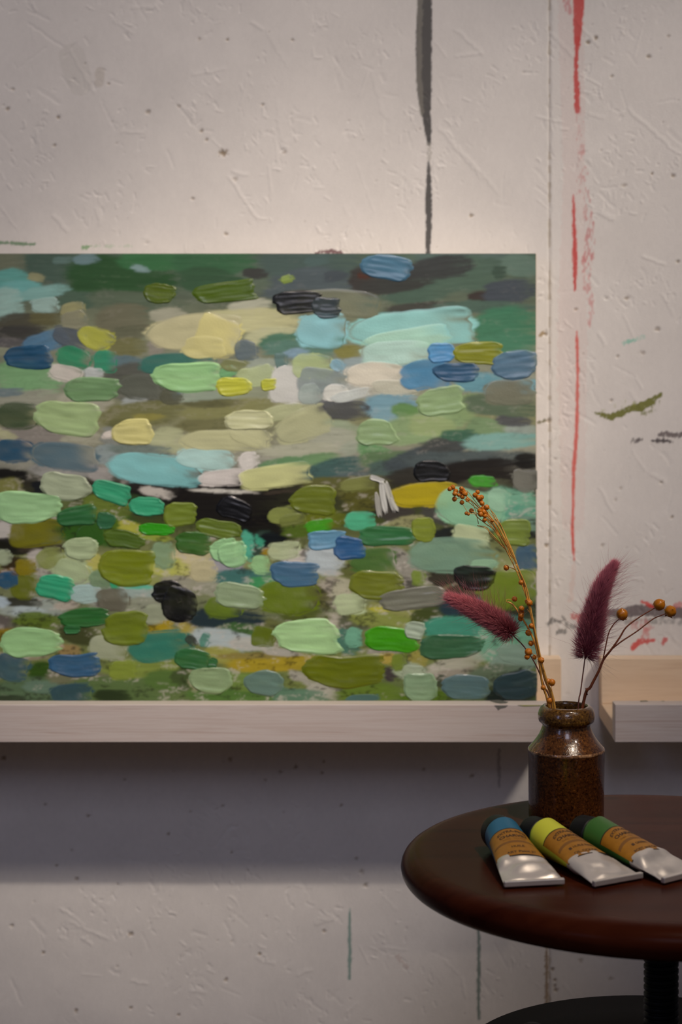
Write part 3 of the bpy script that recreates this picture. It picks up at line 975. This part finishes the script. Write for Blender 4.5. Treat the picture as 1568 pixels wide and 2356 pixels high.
flake(lg2, o2, [(1475, .008), (1494, .009), (1492, .013), (1478, .012)], 1.648, zt, '6f6650', True)
flake(lg2, o2, [(1524, .009), (1533, .010), (1530, .012)], 1.648, zt, '7f7865', True)

# ------------------------------------------------------------------ stool
SX, SY, SR = 0.2036, 1.30, 0.1655
SZ = CAMZ - 0.343
stool = empty('stool', (SX, SY, 0.0))
def wood_dark():
    t = NT('mahogany_lacquer').set(Roughness=0.27, IOR=1.2, Specular_IOR_Level=0.15)
    n = t.noise(t.coords((2, 22, 22)), 3.0, 4, 0.55, 0.5)
    t.ramp(n, 'Fac', [(0.25, (0.026, 0.0045, 0.002)), (0.6, (0.046, 0.010, 0.004)), (0.85, (0.066, 0.017, 0.007))])
    return t.m
M_SEAT = wood_dark()
M_BLACK = NT('black_metal').set(Base_Color=(0.006, 0.006, 0.007, 1), Roughness=0.5, Specular_IOR_Level=0.3).m
M_DARKW = NT('black_stained_wood').set(Base_Color=(0.008, 0.006, 0.006, 1), Roughness=0.65, Specular_IOR_Level=0.2).m
T = 0.021
prof = [(0.0, SZ - T), (SR - 0.020, SZ - T)]
for k in range(13):
    a = -math.pi / 2 + math.pi * k / 12
    prof.append((SR - 0.0125 + 0.0125 * math.cos(a), SZ - T / 2 + T / 2 * math.sin(a)))
prof += [(SR - 0.018, SZ), (SR - 0.03, SZ + 0.00003), (0.0001, SZ + 0.00003)]
obj('seat', MB().lathe(prof, 160).mesh('seat'), M_SEAT, stool)
# collar under the seat, threaded spindle, mounting disc with bolts, four legs
obj('collar', MB().lathe([(0.0001, SZ - T - 0.011), (0.0145, SZ - T - 0.011), (0.0165, SZ - T - 0.009), (0.020, SZ - T - 0.006), (0.034, SZ - T - 0.002), (0.040, SZ - T + 0.0003), (0.0001, SZ - T + 0.0003)], 48).mesh('collar'), M_BLACK, stool)
PZ = CAMZ - 0.477
def thread():
    N, seg = 40, 1; pitch = 0.0044; z0, z1 = PZ - 0.13, SZ - T - 0.008
    rows = int((z1 - z0) / pitch * 12); V = []
    for i in range(rows + 1):
        z = z0 + (z1 - z0) * i / rows
        for k in range(N):
            a = 2 * math.pi * k / N; ph = ((z / pitch) - k / N) % 1.0
            r = 0.0088 + 0.0023 * min(1, max(0, 1.25 * math.sin(math.pi * ph)) ** 0.55)
            V.append((r * math.cos(a), r * math.sin(a), z))
    return np_mesh('spindle', V, grid_faces(rows + 1, N, wrap=True)[:, ::-1])
obj('spindle', thread(), M_BLACK, stool)
obj('mounting_disc', MB().lathe([(0.0115, PZ - 0.024), (0.126, PZ - 0.024), (0.1315, PZ - 0.019), (0.132, PZ - 0.005), (0.128, PZ), (0.0115, PZ), (0.0115, PZ - 0.024)], 120).mesh('mounting_disc', True), M_DARKW, stool)
for q in range(4):
    a = math.radians(215 + 90 * q) if q else math.radians(215)
    bx_, by_ = (0.111 * math.cos(a), 0.111 * math.sin(a))
    if q == 0: bx_, by_ = (1225 - CX) / F * 1.365 - SX, 1.368 - SY - 0.004
    else:
        a0 = math.atan2(1.364 - SY, (1225 - CX) / F * 1.365 - SX) + q * math.pi / 2
        rr = math.hypot(1.364 - SY, (1225 - CX) / F * 1.365 - SX); bx_, by_ = rr * math.cos(a0), rr * math.sin(a0)
    obj('bolt', MB().lathe([(0.0001, PZ - 0.001), (0.0075, PZ - 0.001), (0.0075, PZ + 0.0006), (0.005, PZ + 0.0020), (0.0001, PZ + 0.0026)], 20, org=(bx_, by_, 0)).mesh('bolt'), M_BLACK, stool)
    ux, uy = bx_ / math.hypot(bx_, by_), by_ / math.hypot(bx_, by_)
    obj('leg', MB().tube([(bx_ * .93, by_ * .93, PZ - 0.0245), (bx_ * 1.15, by_ * 1.15, 0.15), (bx_ + ux * .065, by_ + uy * .065, 0.0)], [0.018, 0.015, 0.012], 16).mesh('leg'), M_DARKW, stool)
tag(stool, 'dark mahogany round screw stool holding the vase and paint tubes', 'stool')

# ------------------------------------------------------------------ vase
VX, VY = (1302 - CX) / F * 1.384, 1.384
vase_mat = NT('brown_salt_glaze').set(Roughness=0.20, Coat_Weight=0.6, Coat_Roughness=0.06)
co = vase_mat.coords((1, 1, 1))
n1 = vase_mat.noise(co, 60, 5, 0.6); n2 = vase_mat.noise(co, 620, 3, 0.65); n3 = vase_mat.noise(co, 24, 3)
r1 = vase_mat.ramp(n1, 'Fac', [(0.3, (0.050, 0.018, 0.005)), (0.52, (0.085, 0.034, 0.009)), (0.75, (0.130, 0.050, 0.013))], None)
r2 = vase_mat.ramp(n2, 'Fac', [(0.36, (0.11, 0.05, 0.03)), (0.48, (0.9, 0.85, 0.8)), (0.58, (1.0, 1.0, 1.0)), (0.70, (2.8, 2.8, 2.2))], None)
mx = vase_mat.n('ShaderNodeMix', _data_type='RGBA', _blend_type='MULTIPLY'); mx.inputs['Factor'].default_value = 0.85
vase_mat.l(r1, 'Color', mx, 'A'); vase_mat.l(r2, 'Color', mx, 'B')
att = vase_mat.n('ShaderNodeAttribute', _attribute_name='Col')
mx2 = vase_mat.n('ShaderNodeMix', _data_type='RGBA', _blend_type='MULTIPLY'); mx2.inputs['Factor'].default_value = 1.0
vase_mat.l(mx, 'Result', mx2, 'A'); vase_mat.l(att, 'Color', mx2, 'B'); vase_mat.l(mx2, 'Result', vase_mat.b, 'Base Color')
b1 = vase_mat.bump(n2, 'Fac', 0.00018); vase_mat.bump(n1, 'Fac', 0.0006, 1.0, b1)
q = 0.0002945
vp = [(0.0, 3), (60, 3), (80, 0), (85, 2), (86.5, 8), (86.5, 60), (87, 110), (87.5, 150), (88, 158), (88.2, 161), (87.2, 164), (84.5, 167), (80, 172), (74, 179), (68, 187), (62.5, 196), (58.5, 205), (56, 213), (55, 218), (56, 221), (59, 222.5),
      (63, 226), (65, 233), (65.3, 241), (63, 250), (59, 257), (54, 261), (50, 262), (47, 259), (45.5, 250), (46, 225), (50, 210), (60, 190), (78, 165), (80, 150), (80, 15), (60, 10), (0.0, 10)]
# smooth resample
vr = []
for (r0, z0), (r1_, z1_) in zip(vp, vp[1:]):
    for s_ in range(3): vr.append((r0 + (r1_ - r0) * s_ / 3, z0 + (z1_ - z0) * s_ / 3))
vr.append(vp[-1]); N = 96
th = np.arange(N) * 2 * math.pi / N; V = []; C = []
for k, (r_, z_) in enumerate(vr):
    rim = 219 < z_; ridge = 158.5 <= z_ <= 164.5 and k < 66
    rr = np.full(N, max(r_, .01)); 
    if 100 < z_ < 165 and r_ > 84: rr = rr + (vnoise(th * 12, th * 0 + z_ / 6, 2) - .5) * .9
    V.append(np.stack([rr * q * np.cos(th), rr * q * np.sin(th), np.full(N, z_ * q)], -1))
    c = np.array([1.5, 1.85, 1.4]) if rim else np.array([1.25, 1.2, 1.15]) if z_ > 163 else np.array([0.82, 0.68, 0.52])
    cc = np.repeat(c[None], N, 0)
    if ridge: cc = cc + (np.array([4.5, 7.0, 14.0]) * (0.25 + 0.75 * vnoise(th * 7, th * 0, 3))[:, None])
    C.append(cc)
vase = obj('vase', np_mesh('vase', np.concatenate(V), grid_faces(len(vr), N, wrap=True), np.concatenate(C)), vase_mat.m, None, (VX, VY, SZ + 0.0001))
tag(vase, 'small brown glazed stoneware vase with a rolled rim holding dried flowers', 'vase')

# ------------------------------------------------------------------ paint tubes
def plain(name, col_, rough=0.5, **kw): return NT(name).set(Base_Color=(*col_, 1), Roughness=rough, **kw).m
M_CAP = plain('black_plastic', (0.006, 0.006, 0.007), 0.5, Specular_IOR_Level=0.25)
M_LABEL = NT('ochre_label').set(Roughness=0.45)
ln_ = M_LABEL.noise(M_LABEL.coords(), 300, 3); M_LABEL.ramp(ln_, 'Fac', [(0.3, (0.32, 0.135, 0.005)), (0.7, (0.38, 0.165, 0.008))]); M_LABEL = M_LABEL.m
M_INK = plain('label_ink', (0.06, 0.025, 0.008), 0.6)
M_BROWN = plain('brown_print', (0.20, 0.085, 0.012), 0.6)
M_EDGE = plain('dark_outline', (0.02, 0.01, 0.006), 0.6)
fo = NT('aluminium_foil').set(Base_Color=(0.74, 0.70, 0.66, 1), Metallic=0.7, Roughness=0.42)
fo.bump(fo.noise(fo.coords(), 90, 2), 'Fac', 0.0004); M_FOIL = fo.m
RT, LT = 0.01165, 0.0715
def tsurf(t, ph, off=0.0, seed=0):
    """t 0 shoulder..1 crimp; ph 0 on top, positive to the right"""
    t = np.asarray(t, float); ph = np.asarray(ph, float)
    s = sstep(0, 1, t) * .5 + t * .5
    hw = RT + (0.0184 - RT) * s + off; hh = RT * (1 - t) ** .85 + 0.0006 + off
    zc = (hh - off) + 0.0014 * t
    wr = np.zeros_like(t + ph)
    if seed:
        wv = sstep(.55, .70, t) * sstep(1.0, .93, t)
        wr = wv * ((fbm(t * 5 + seed, ph * 1.1 + 5, seed, 2) - .5) * .0078 + np.sin(t * 30 + ph * 1.5 + seed) * .0006)
    x = hw * np.sin(ph); z = zc + (hh + 0) * np.cos(ph) + wr * np.cos(ph)
    return np.stack([x, -t * LT + 0 * ph, np.maximum(z, 0.0002)], -1)
def tpart(name, t0, t1, ph0, ph1, nt, nph, mat, par, off=0.0, seed=0, tcurve=0.0):
    t, ph = np.meshgrid(np.linspace(t0, t1, nt), np.linspace(ph0, ph1, nph), indexing='ij')
    t = t + tcurve * ph ** 2
    full = abs(ph1 - ph0) > 6.2
    if full: t, ph = t[:, :-1], ph[:, :-1]
    V = tsurf(t, ph, off, seed); n_, m_ = t.shape
    return obj(name, np_mesh(name, V.reshape(-1, 3), grid_faces(n_, m_, wrap=full)[:, ::-1]), mat, par)
def text_on_tube(par, body, size, t_, mat, arc=0.0, bold=0.0, sx=1.0, x0=0.0):
    cu = bpy.data.curves.new('txt', 'FONT'); cu.body = body; cu.size = size; cu.align_x = 'CENTER'; cu.offset = bold
    tmp = bpy.data.objects.new('txt', cu); COL.objects.link(tmp)
    dg = bpy.context.evaluated_depsgraph_get(); me = bpy.data.meshes.new_from_object(tmp.evaluated_get(dg))
    bpy.data.objects.remove(tmp)
    bm = bmesh.new(); bm.from_mesh(me); bmesh.ops.subdivide_edges(bm, edges=[e for e in bm.edges if e.calc_length() > size * .3], cuts=1)
    bm.to_mesh(me); bm.free()
    for v in me.vertices:
        x = v.co.x * sx + x0; tt = t_ - v.co.y / LT + arc * (x / RT) ** 2
        p = tsurf(tt, x / (RT * (1 + .3 * tt)), 0.00022); v.co = Vector(p.tolist())
    me.materials.clear(); me.name = 'lettering'
    return obj('lettering', me, mat, par)
def tube(px, py_top, axis, bandc, label, lines, seed, cxy):
    (X0, Y0) = cxy
    r = empty('paint_tube', (X0, Y0, SZ + 0.0002), math.atan2(axis[0], -axis[1]))
    band = plain('tube_band_%d' % seed, bandc, 0.42)
    # cap with ribs and its rim
    nr = 44; V = []
    for (yy, kk) in ((0.0035, .84), (0.0040, .95), (0.0052, .97), (0.0150, .94), (0.0160, .90), (0.0162, .0)):
        for k in range(nr * 2):
            a = math.pi * k / nr; rr = RT * kk * (1.0 if k % 2 or kk < .1 or kk in (.84, .90) else 0.965)
            V.append((rr * math.sin(a), yy, RT + rr * math.cos(a)))
    obj('cap', np_mesh('cap', V, grid_faces(6, nr * 2, wrap=True)), M_CAP, r)
    V = []
    for (yy, kk) in ((0.0038, .45), (0.0034, .90), (0.0016, .985), (0.0, 1.0)):
        for k in range(64):
            a = math.pi * k / 32; V.append((RT * kk * math.sin(a), yy, RT + 0.0006 + RT * kk * math.cos(a)))
    obj('shoulder', np_mesh('shoulder', V, grid_faces(4, 64, wrap=True)), band, r)
    tpart('colour_band', 0.0, 0.585, -math.pi, math.pi, 24, 65, band, r)
    tpart('foil_end', 0.585, 1.0, -math.pi, math.pi, 60, 97, M_FOIL, r, 0.00002, seed)
    tpart('label', 0.20, 0.62, -1.45, 1.45, 26, 40, M_LABEL, r, 0.00012)
    tpart('label_edge', 0.193, 0.204, -1.46, 1.46, 3, 40, M_EDGE, r, 0.00016)
    tpart('label_edge', 0.614, 0.626, -1.46, 1.46, 3, 40, M_EDGE, r, 0.00018)
    tpart('label_stripe', 0.395, 0.428, -1.2, 1.2, 4, 30, M_BROWN, r, 0.00016, 0, 0.02)
    # crimped fold
    mb = MB().box((-0.0186, -LT - 0.0016, 0.0010), (0.0186, -LT + 0.0016, 0.0046), 0.0006)
    obj('crimp', mb.mesh('crimp', False), M_FOIL, r)
    for body, size, t_, arc, bold, sx, x0, mat in lines: text_on_tube(r, body, size, t_, mat, arc, bold, sx, x0)
    tag(r, label, 'paint tube', 'oil paint tubes on the stool')
    return r
def nrm(a): l = math.hypot(*a); return (a[0] / l, a[1] / l)
def lines(l3, l4):
    return [('EXTRA-FINE', 0.0031, 0.262, 0.05, 0.00012, 1.12, 0, M_INK), ('CHARVIN', 0.0036, 0.335, 0.012, 0.00016, 1.12, 0, M_INK),
            ('PARIS - FRANCE', 0.0018, 0.375, 0.012, 0, 1.1, 0, M_BROWN), (l3, 0.0028, 0.50, 0.02, 0.00006, 1.0, 0, M_INK), (l4, 0.0031, 0.585, 0.0, 0.00008, 1.0, 0, M_INK)]
tube(0, 0, nrm((.0126, -.069)), (0.010, 0.135, 0.25), 'paint tube with the blue band, leftmost of three on the stool', lines('HUILE', '. ART Paint 37'), 3, (.1024, 1.290))
tube(0, 0, nrm((.0373, -.062)), (0.62, 0.66, 0.045), 'paint tube with the yellow-green band, between the blue and the green one', lines('\u25a0 HUILE FINE', 'OIL COLOR'), 5, (.1292, 1.2877))
tube(0, 0, nrm((.0480, -.0603)), (0.040, 0.145, 0.022), 'paint tube with the dark green band, rightmost on the stool', lines('\u25a0 GREEN', 'POST and OIL'), 8, (.1625, 1.2915))

# ------------------------------------------------------------------ dried flowers in the vase
def VP(px, py, d=0.0): return P(px, py, 1.384 + d)
def m_straw(name, c0, c1, rough=.5):
    t = NT(name).set(Roughness=rough); n = t.noise(t.coords(), 500, 3); t.ramp(n, 'Fac', [(0.3, c0), (0.7, c1)]); return t.m
M_GOLD = m_straw('golden_straw', (0.62, 0.28, 0.04), (0.78, 0.42, 0.08))
M_SEED = m_straw('orange_seed_head', (0.50, 0.14, 0.008), (0.72, 0.26, 0.016), .4)
M_REDST = m_straw('red_brown_stem', (0.14, 0.032, 0.008), (0.20, 0.050, 0.014))
M_POD = m_straw('amber_seed_pod', (0.34, 0.105, 0.003), (0.50, 0.18, 0.005), .32)
M_MAUVE = m_straw('mauve_stem', (0.13, 0.045, 0.035), (0.19, 0.07, 0.05))
def pod_mesh(name, r, n=20, ribs=5, open_=False):
    V = []; rows = 12
    for i in range(rows + 1):
        a = math.pi * i / rows
        for k in range(n):
            b = 2 * math.pi * k / n
            rr = r * (math.sin(a) ** .9 + .004) * (1 - .10 * abs(math.cos(b * ribs / 2)) ** 12 * math.sin(a))
            V.append((rr * math.cos(b), rr * math.sin(b), r * .98 * -math.cos(a) + (r * .28 if i == rows else 0)))
    f = grid_faces(rows + 1, n, wrap=True)
    # small sepals at the base
    V2 = []; F2 = []; b0 = len(V)
    for k in range(5):
        b = 2 * math.pi * k / 5
        for (rr, z, w) in ((.15, -1.0, .25), (.75, -.85, .22), (1.12, -.45, .02)):
            for s in (-1, 1): V2.append((r * rr * math.cos(b + s * w), r * rr * math.sin(b + s * w), r * z * 1.06))
        o_ = b0 + k * 6; F2 += [(o_, o_ + 1, o_ + 3, o_ + 2), (o_ + 2, o_ + 3, o_ + 5, o_ + 4)]
    return np_mesh(name, V + V2, np.concatenate([f, np.array(F2)]))
SEED = {}
def add_pod(par, org, pos, direction, r, mat, name='seed_head'):
    key = (mat.name,)
    if key not in SEED: SEED[key] = pod_mesh(name, 1.0); SEED[key].materials.append(mat)
    o = bpy.data.objects.new(name, SEED[key]); COL.objects.link(o); o.parent = par
    o.location = Vector(pos) - org; o.scale = (r, r, r)
    o.rotation_euler = Vector(direction).to_track_quat('Z', 'Y').to_euler()
    return o
def bez(a, b, c, n=8):
    a, b, c = Vector(a), Vector(b), Vector(c)
    return [a * (1 - t) ** 2 + b * 2 * t * (1 - t) + c * t * t for t in [i / n for i in range(n + 1)]]
def smooth_path(pts, n=5):
    pts = [Vector(p) for p in pts]; out = []
    for i in range(len(pts) - 1):
        p0 = pts[max(i - 1, 0)]; p1 = pts[i]; p2 = pts[i + 1]; p3 = pts[min(i + 2, len(pts) - 1)]
        for k in range(n):
            t = k / n
            out.append(.5 * ((2 * p1) + (p2 - p0) * t + (2 * p0 - 5 * p1 + 4 * p2 - p3) * t * t + (3 * p1 - p0 - 3 * p2 + p3) * t ** 3))
    out.append(pts[-1]); return out
PXM = 1.384 / F     # metres per photo pixel at the vase
random.seed(11)
def sprig(name, stems, pods, label, cat, mat_stem, mat_pod, podname='seed_head', stemname='stem'):
    base = VP(*stems[0][0][0][:2], stems[0][0][0][2] if len(stems[0][0][0]) > 2 else 0)
    root = empty(name, base)
    for k, (pts, r0, r1) in enumerate(stems):
        pp = smooth_path([VP(p[0], p[1], p[2] if len(p) > 2 else 0) - base for p in pts])
        n_ = len(pp)
        obj(stemname if k == 0 else 'twig', MB().tube(pp, [(r0 + (r1 - r0) * i / (n_ - 1)) * PXM * (1.3 if mat_stem is M_GOLD else 1) for i in range(n_)], 7).mesh('twig'), mat_stem, root)
    for (x, y, r, *rest) in pods:
        d = rest[0] if rest else random.uniform(-.004, .004)
        dirv = (random.uniform(-.6, .6), random.uniform(-.7, -.1), random.uniform(.1, 1)) if len(rest) < 2 else rest[1]
        add_pod(root, base, VP(x, y, d), dirv, r * PXM * (1.0 if podname == 'seed_pod' else 1.16), mat_pod, podname)
    tag(root, label, cat)
    return root
# golden sprigs: main stems rise from the vase and fan out at the top left
G = []
sprig('flax_sprig', [
    ([(1283, 1862, .004), (1271, 1628, 0), (1252, 1560, -.004), (1238, 1500, -.006), (1222, 1420, -.004), (1205, 1350, 0), (1185, 1290, .003), (1155, 1240, .004), (1128, 1195, .004), (1098, 1165, .004), (1070, 1140, .005), (1050, 1130, .006)], 2.4, .8),
    ([(1185, 1290, .003), (1150, 1250), (1130, 1228), (1116, 1215), (1098, 1210)], .9, .6),
    ([(1150, 1235, .004), (1120, 1190), (1090, 1165), (1063, 1146), (1046, 1149)], .9, .5),
    ([(1128, 1200, .004), (1100, 1182), (1083, 1176)], .7, .5),
    ([(1110, 1175, .004), (1090, 1150), (1075, 1130), (1066, 1128)], .7, .5),
    ([(1140, 1215, .002), (1105, 1185), (1078, 1180), (1062, 1156)], .6, .4),
    ([(1100, 1205, .002), (1088, 1160), (1066, 1143)], .6, .4),
    ([(1196, 1320, .0), (1180, 1308), (1168, 1306)], .9, .7),
    ([(1208, 1360, .002), (1176, 1290, .003), (1140, 1225, .004), (1118, 1206, .004), (1100, 1192, .004), (1088, 1178, .004)], 1.2, .6),
    ([(1160, 1262, .005), (1148, 1250, .006), (1128, 1232, .006), (1120, 1214, .006), (1097, 1209, .006)], 1.0, .5),
    ([(1175, 1280, .003), (1152, 1225, .003), (1128, 1188, .004), (1112, 1168, .004)], 1.0, .6),
], [(1034, 1125, 4.5), (1041, 1121, 5.0), (1048, 1130, 5), (1046, 1136, 5), (1063, 1130, 6.5), (1069, 1136, 5.5), (1061, 1124, 4.5), (1045, 1148, 5), (1062, 1156, 4.6), (1063, 1143, 4.6), (1055, 1139, 4), (1075, 1150, 4.5), (1084, 1175, 5),
    (1072, 1181, 3.6), (1077, 1183, 3), (1164, 1306, 5.8, 0), (1214, 1383, 6, -.004), (1199, 1400, 5.5)], 'tall golden dried flax sprig arching highest to the left out of the vase', 'dried flower', M_GOLD, M_SEED)
sprig('flax_sprig', [
    ([(1296, 1862, 0), (1276, 1632, -.004), (1258, 1570, -.007), (1244, 1520, -.008), (1230, 1455, -.006), (1215, 1390, -.004), (1205, 1345, -.004), (1190, 1305, -.004), (1172, 1262, -.002), (1145, 1210, 0), (1120, 1180, 0), (1108, 1150, 0), (1100, 1140, 0)], 2.4, .8),
    ([(1172, 1262, -.002), (1160, 1225), (1140, 1195), (1127, 1172), (1118, 1165)], .9, .6),
    ([(1145, 1212, 0), (1120, 1178), (1106, 1160), (1095, 1142)], .8, .5),
    ([(1160, 1240, -.002), (1148, 1215), (1135, 1190), (1122, 1175)], .8, .5),
    ([(1190, 1305, -.004), (1175, 1270), (1150, 1235), (1125, 1205), (1112, 1185)], .9, .6),
    ([(1212, 1375, -.004), (1207, 1350), (1200, 1340)], .8, .6),
    ([(1207, 1350, -.006), (1186, 1290, -.006), (1168, 1248, -.005), (1150, 1205, -.004), (1136, 1192, -.003)], 1.2, .7),
    ([(1200, 1330, -.006), (1176, 1262, -.005), (1158, 1225, -.004), (1140, 1188, -.003), (1125, 1170, -.003)], 1.1, .6),
    ([(1218, 1395, -.002), (1190, 1320, -.001), (1160, 1258, .001), (1138, 1222, .001), (1122, 1200, .001)], 1.2, .6),
    ([(1250, 1545, -.01), (1236, 1480, -.01), (1222, 1410, -.008), (1210, 1350, -.007), (1186, 1298, -.006)], 1.6, 1.0),
    ([(1225, 1430, -.005), (1219, 1412), (1212, 1402)], .6, .5),
    ([(1238, 1490, -.005), (1230, 1470), (1228, 1450), (1222, 1440)], .6, .5),
], [(1098, 1132, 4.5), (1092, 1139, 5), (1100, 1145, 5.5), (1107, 1144, 5), (1104, 1151, 5.5), (1108, 1158, 5), (1119, 1167, 5.5), (1103, 1175, 5), (1110, 1170, 5), (1105, 1183, 5.5), (1112, 1178, 5.5), (1115, 1187, 4.5), (1117, 1180, 4), (1114, 1196, 4.5),
    (1131, 1198, 3.5), (1217, 1387, 6.5, -.008), (1198, 1340, 5, -.006), (1244, 1519, 6.5, -.010), (1222, 1440, 5.5, -.008)], 'golden dried flax sprig with clustered seed heads standing behind the arching one', 'dried flower', M_GOLD, M_SEED)
sprig('flax_sprig', [
    ([(1300, 1862, .006), (1264, 1636, .004), (1247, 1575, .002), (1240, 1525, 0), (1229, 1478, 0), (1214, 1445, 0), (1196, 1415, 0), (1180, 1392, 0), (1168, 1385, 0)], 2.2, 1.4),
    ([(1168, 1386), (1164, 1384), (1166, 1379), (1177, 1379)], .8, .6),
    ([(1200, 1420, 0), (1198, 1412), (1199, 1408)], .7, .5),
    ([(1230, 1480, 0), (1222, 1462), (1218, 1458)], .7, .5),
    ([(1242, 1530, 0), (1250, 1545), (1257, 1560), (1262, 1568)], .8, .6),
    ([(1266, 1632, 0), (1260, 1590), (1248, 1585)], .8, .5),
    ([(1274, 1630, 0), (1270, 1595), (1267, 1575)], .7, .5),
    ([(1235, 1510, 0), (1226, 1505), (1222, 1500)], .6, .5),
], [(1183, 1378, 5.5, 0), (1198, 1416, 6, -.002), (1197, 1423, 5.5, 0), (1200, 1408, 5, 0), (1215, 1456, 6.2, -.003), (1221, 1480, 5.5, -.002), (1215, 1500, 7.5, -.006), (1212, 1511, 5.5, -.006), (1229, 1512, 4.6, -.006),
    (1260, 1568, 6, -.006), (1269, 1570, 6.8, -.007), (1249, 1582, 5, -.006), (1263, 1612, 6, -.004), (1220, 1441, 4, -.001)], 'short golden dried flax sprig with a hooked tip, lowest on the left of the vase', 'dried flower', M_GOLD, M_SEED)
sprig('flax_sprig', [
    ([(1300, 1862, .0), (1341, 1618, .004), (1358, 1580, .004), (1376, 1545, .003), (1388, 1517, .002), (1405, 1495, 0), (1424, 1468, 0), (1440, 1443, 0), (1470, 1420, 0), (1505, 1399, 0)], 4.0, 1.2),
    ([(1386, 1520, .002), (1392, 1490), (1400, 1455), (1412, 1435), (1423, 1425)], 1.6, 1.2),
    ([(1408, 1492, 0), (1430, 1475), (1465, 1452), (1500, 1425), (1520, 1416), (1530, 1412)], 1.8, 1.2),
    ([(1350, 1598, .004), (1348, 1590), (1347, 1583)], 1.6, 1.3),
    ([(1437, 1446, 0), (1441, 1442), (1443, 1439)], 1.8, .8),
], [(1430.5, 1413.5, 13.5, 0, (-.1, -.3, 1)), (1516, 1391, 13.5, 0, (.7, -.4, .6)), (1541.5, 1406.5, 13.8, 0, (.2, -.9, .45))], 'red-brown stem with three round amber seed pods on the right', 'dried flower', M_REDST, M_POD, 'seed_pod')

M_FLUFF = NT('fluffy_hair').set(Roughness=0.7, Specular_IOR_Level=0.25)
_a = M_FLUFF.n('ShaderNodeAttribute', _attribute_name='Col'); M_FLUFF.l(_a, 'Color', M_FLUFF.b, 'Base Color'); M_FLUFF = M_FLUFF.m
def bunny_tail(stem, axis, radii, label, seed, awn_bias, cdeep, ctip):
    rs = np.random.RandomState(seed)
    base = VP(*stem[0]); root = empty('bunny_tail_grass', base)
    pp = smooth_path([VP(*p) - base for p in stem]); n_ = len(pp)
    obj('stem', MB().tube(pp, [(1.9 - .5 * i / (n_ - 1)) * PXM for i in range(n_)], 8).mesh('stem'), M_MAUVE, root)
    ax = [VP(*p) - base for p in axis]; ax = smooth_path(ax, 6); na = len(ax)
    def at(s):
        f = s * (na - 1); i = min(int(f), na - 2); return ax[i].lerp(ax[i + 1], f - i), (ax[i + 1] - ax[i]).normalized()
    def rad(s): return np.interp(s, np.linspace(0, 1, len(radii)), radii) * PXM
    def hairs(n, l0, l1, lean0, lean1, wdt, deep, tip, jit, inner=.38, bias=None):
        V = []; C = []; Fc = []
        for _ in range(n):
            s = rs.rand() ** .9; p, d = at(s); phi = rs.rand() * 2 * math.pi
            if bias is not None and rs.rand() < .75: phi = bias + rs.normal(0, .8)
            e1 = d.cross(Vector((0, -1, 0))).normalized(); e2 = d.cross(e1).normalized()
            rd = e1 * math.cos(phi) + e2 * math.sin(phi)
            R = float(rad(s)); st = p + rd * R * inner
            L = (l0 + (l1 - l0) * rs.rand()) * PXM * (.75 + .25 * (1 - s))
            lean = lean0 + (lean1 - lean0) * s - .8 * (1 - min(1, s / .16)) + rs.normal(0, jit)
            dr = (rd * math.cos(lean) + d * math.sin(lean)).normalized()
            sd = dr.cross(Vector((rs.normal(), rs.normal(), rs.normal()))).normalized(); s2 = dr.cross(sd)
            bendv = d * .12 + Vector((rs.normal() * .12, rs.normal() * .12, rs.normal() * .12))
            i0 = len(V); sh = rs.uniform(.75, 1.2)
            for k, (tt, ww) in enumerate(((0, 1), (.4, .85), (.75, .5), (1, .04))):
                c = st + dr * (L * tt) + bendv * (L * tt * tt)
                for q_ in range(3):
                    a = 2 * math.pi * q_ / 3
                    V.append(c + (sd * math.cos(a) + s2 * math.sin(a)) * (wdt * ww))
                    C.append(np.clip((deep * (1 - tt) + tip * tt) * sh * (.8 + .9 * s), 0, .9))
            for k in range(3):
                for q_ in range(3):
                    a_ = i0 + k * 3 + q_; b_ = i0 + k * 3 + (q_ + 1) % 3
                    Fc.append((a_, b_, b_ + 3, a_ + 3))
        return V, C, Fc
    deep = np.array(cdeep); tip = np.array(ctip)
    # core
    core = MB(); cp = [at(s)[0] for s in np.linspace(0, 1, 14)]
    core.tube(cp, [max(.3 * PXM, float(rad(s)) * .42 * min(1, .2 + s * 5, .1 + (1 - s) * 6)) for s in np.linspace(0, 1, 14)], 14)
    cm_ = plain('fluff_core', tuple(deep * .8), .9)
    obj('flower_spike', core.mesh('flower_spike'), cm_, root)
    V, C, Fc = hairs(8000, 19, 32, .55, 1.35, .00011, deep, tip, .14)
    o = obj('fluff', np_mesh('fluff', [tuple(v) for v in V], Fc, np.array(C)), M_FLUFF, root); tag(o, kind='stuff')
    V, C, Fc = hairs(320, 45, 88, .15, 1.0, .00006, tip * .55, tip * .45, .25, .6, awn_bias)
    o = obj('awns', np_mesh('awns', [tuple(v) for v in V], Fc, np.array(C)), M_FLUFF, root); tag(o, kind='stuff')
    tag(root, label, 'dried flower')
bunny_tail([(1290, 1862, .004), (1268, 1632, .008), (1252, 1580, .008), (1232, 1530, .006), (1205, 1488, .004), (1174, 1457, .002)],
           [(1176, 1459, .002), (1150, 1436), (1110, 1412), (1074, 1393), (1040, 1378)], [18, 30, 34, 34, 31, 26, 18, 8],
           'pink bunny tail grass head drooping to the left in front of the painting', 3, math.pi * .0, (0.22, 0.016, 0.032), (0.68, 0.22, 0.25))
bunny_tail([(1318, 1862, .002), (1329, 1634, -.004), (1335, 1590, -.004), (1345, 1514, -.003)],
           [(1346, 1514, -.003), (1355, 1470), (1364, 1425), (1378, 1370), (1392, 1335), (1408, 1306)], [22, 43, 46, 43, 39, 32, 25, 16, 6],
           'upright purple-pink bunny tail grass head beside the seed pods', 5, math.pi * .0, (0.15, 0.012, 0.034), (0.57, 0.20, 0.25))
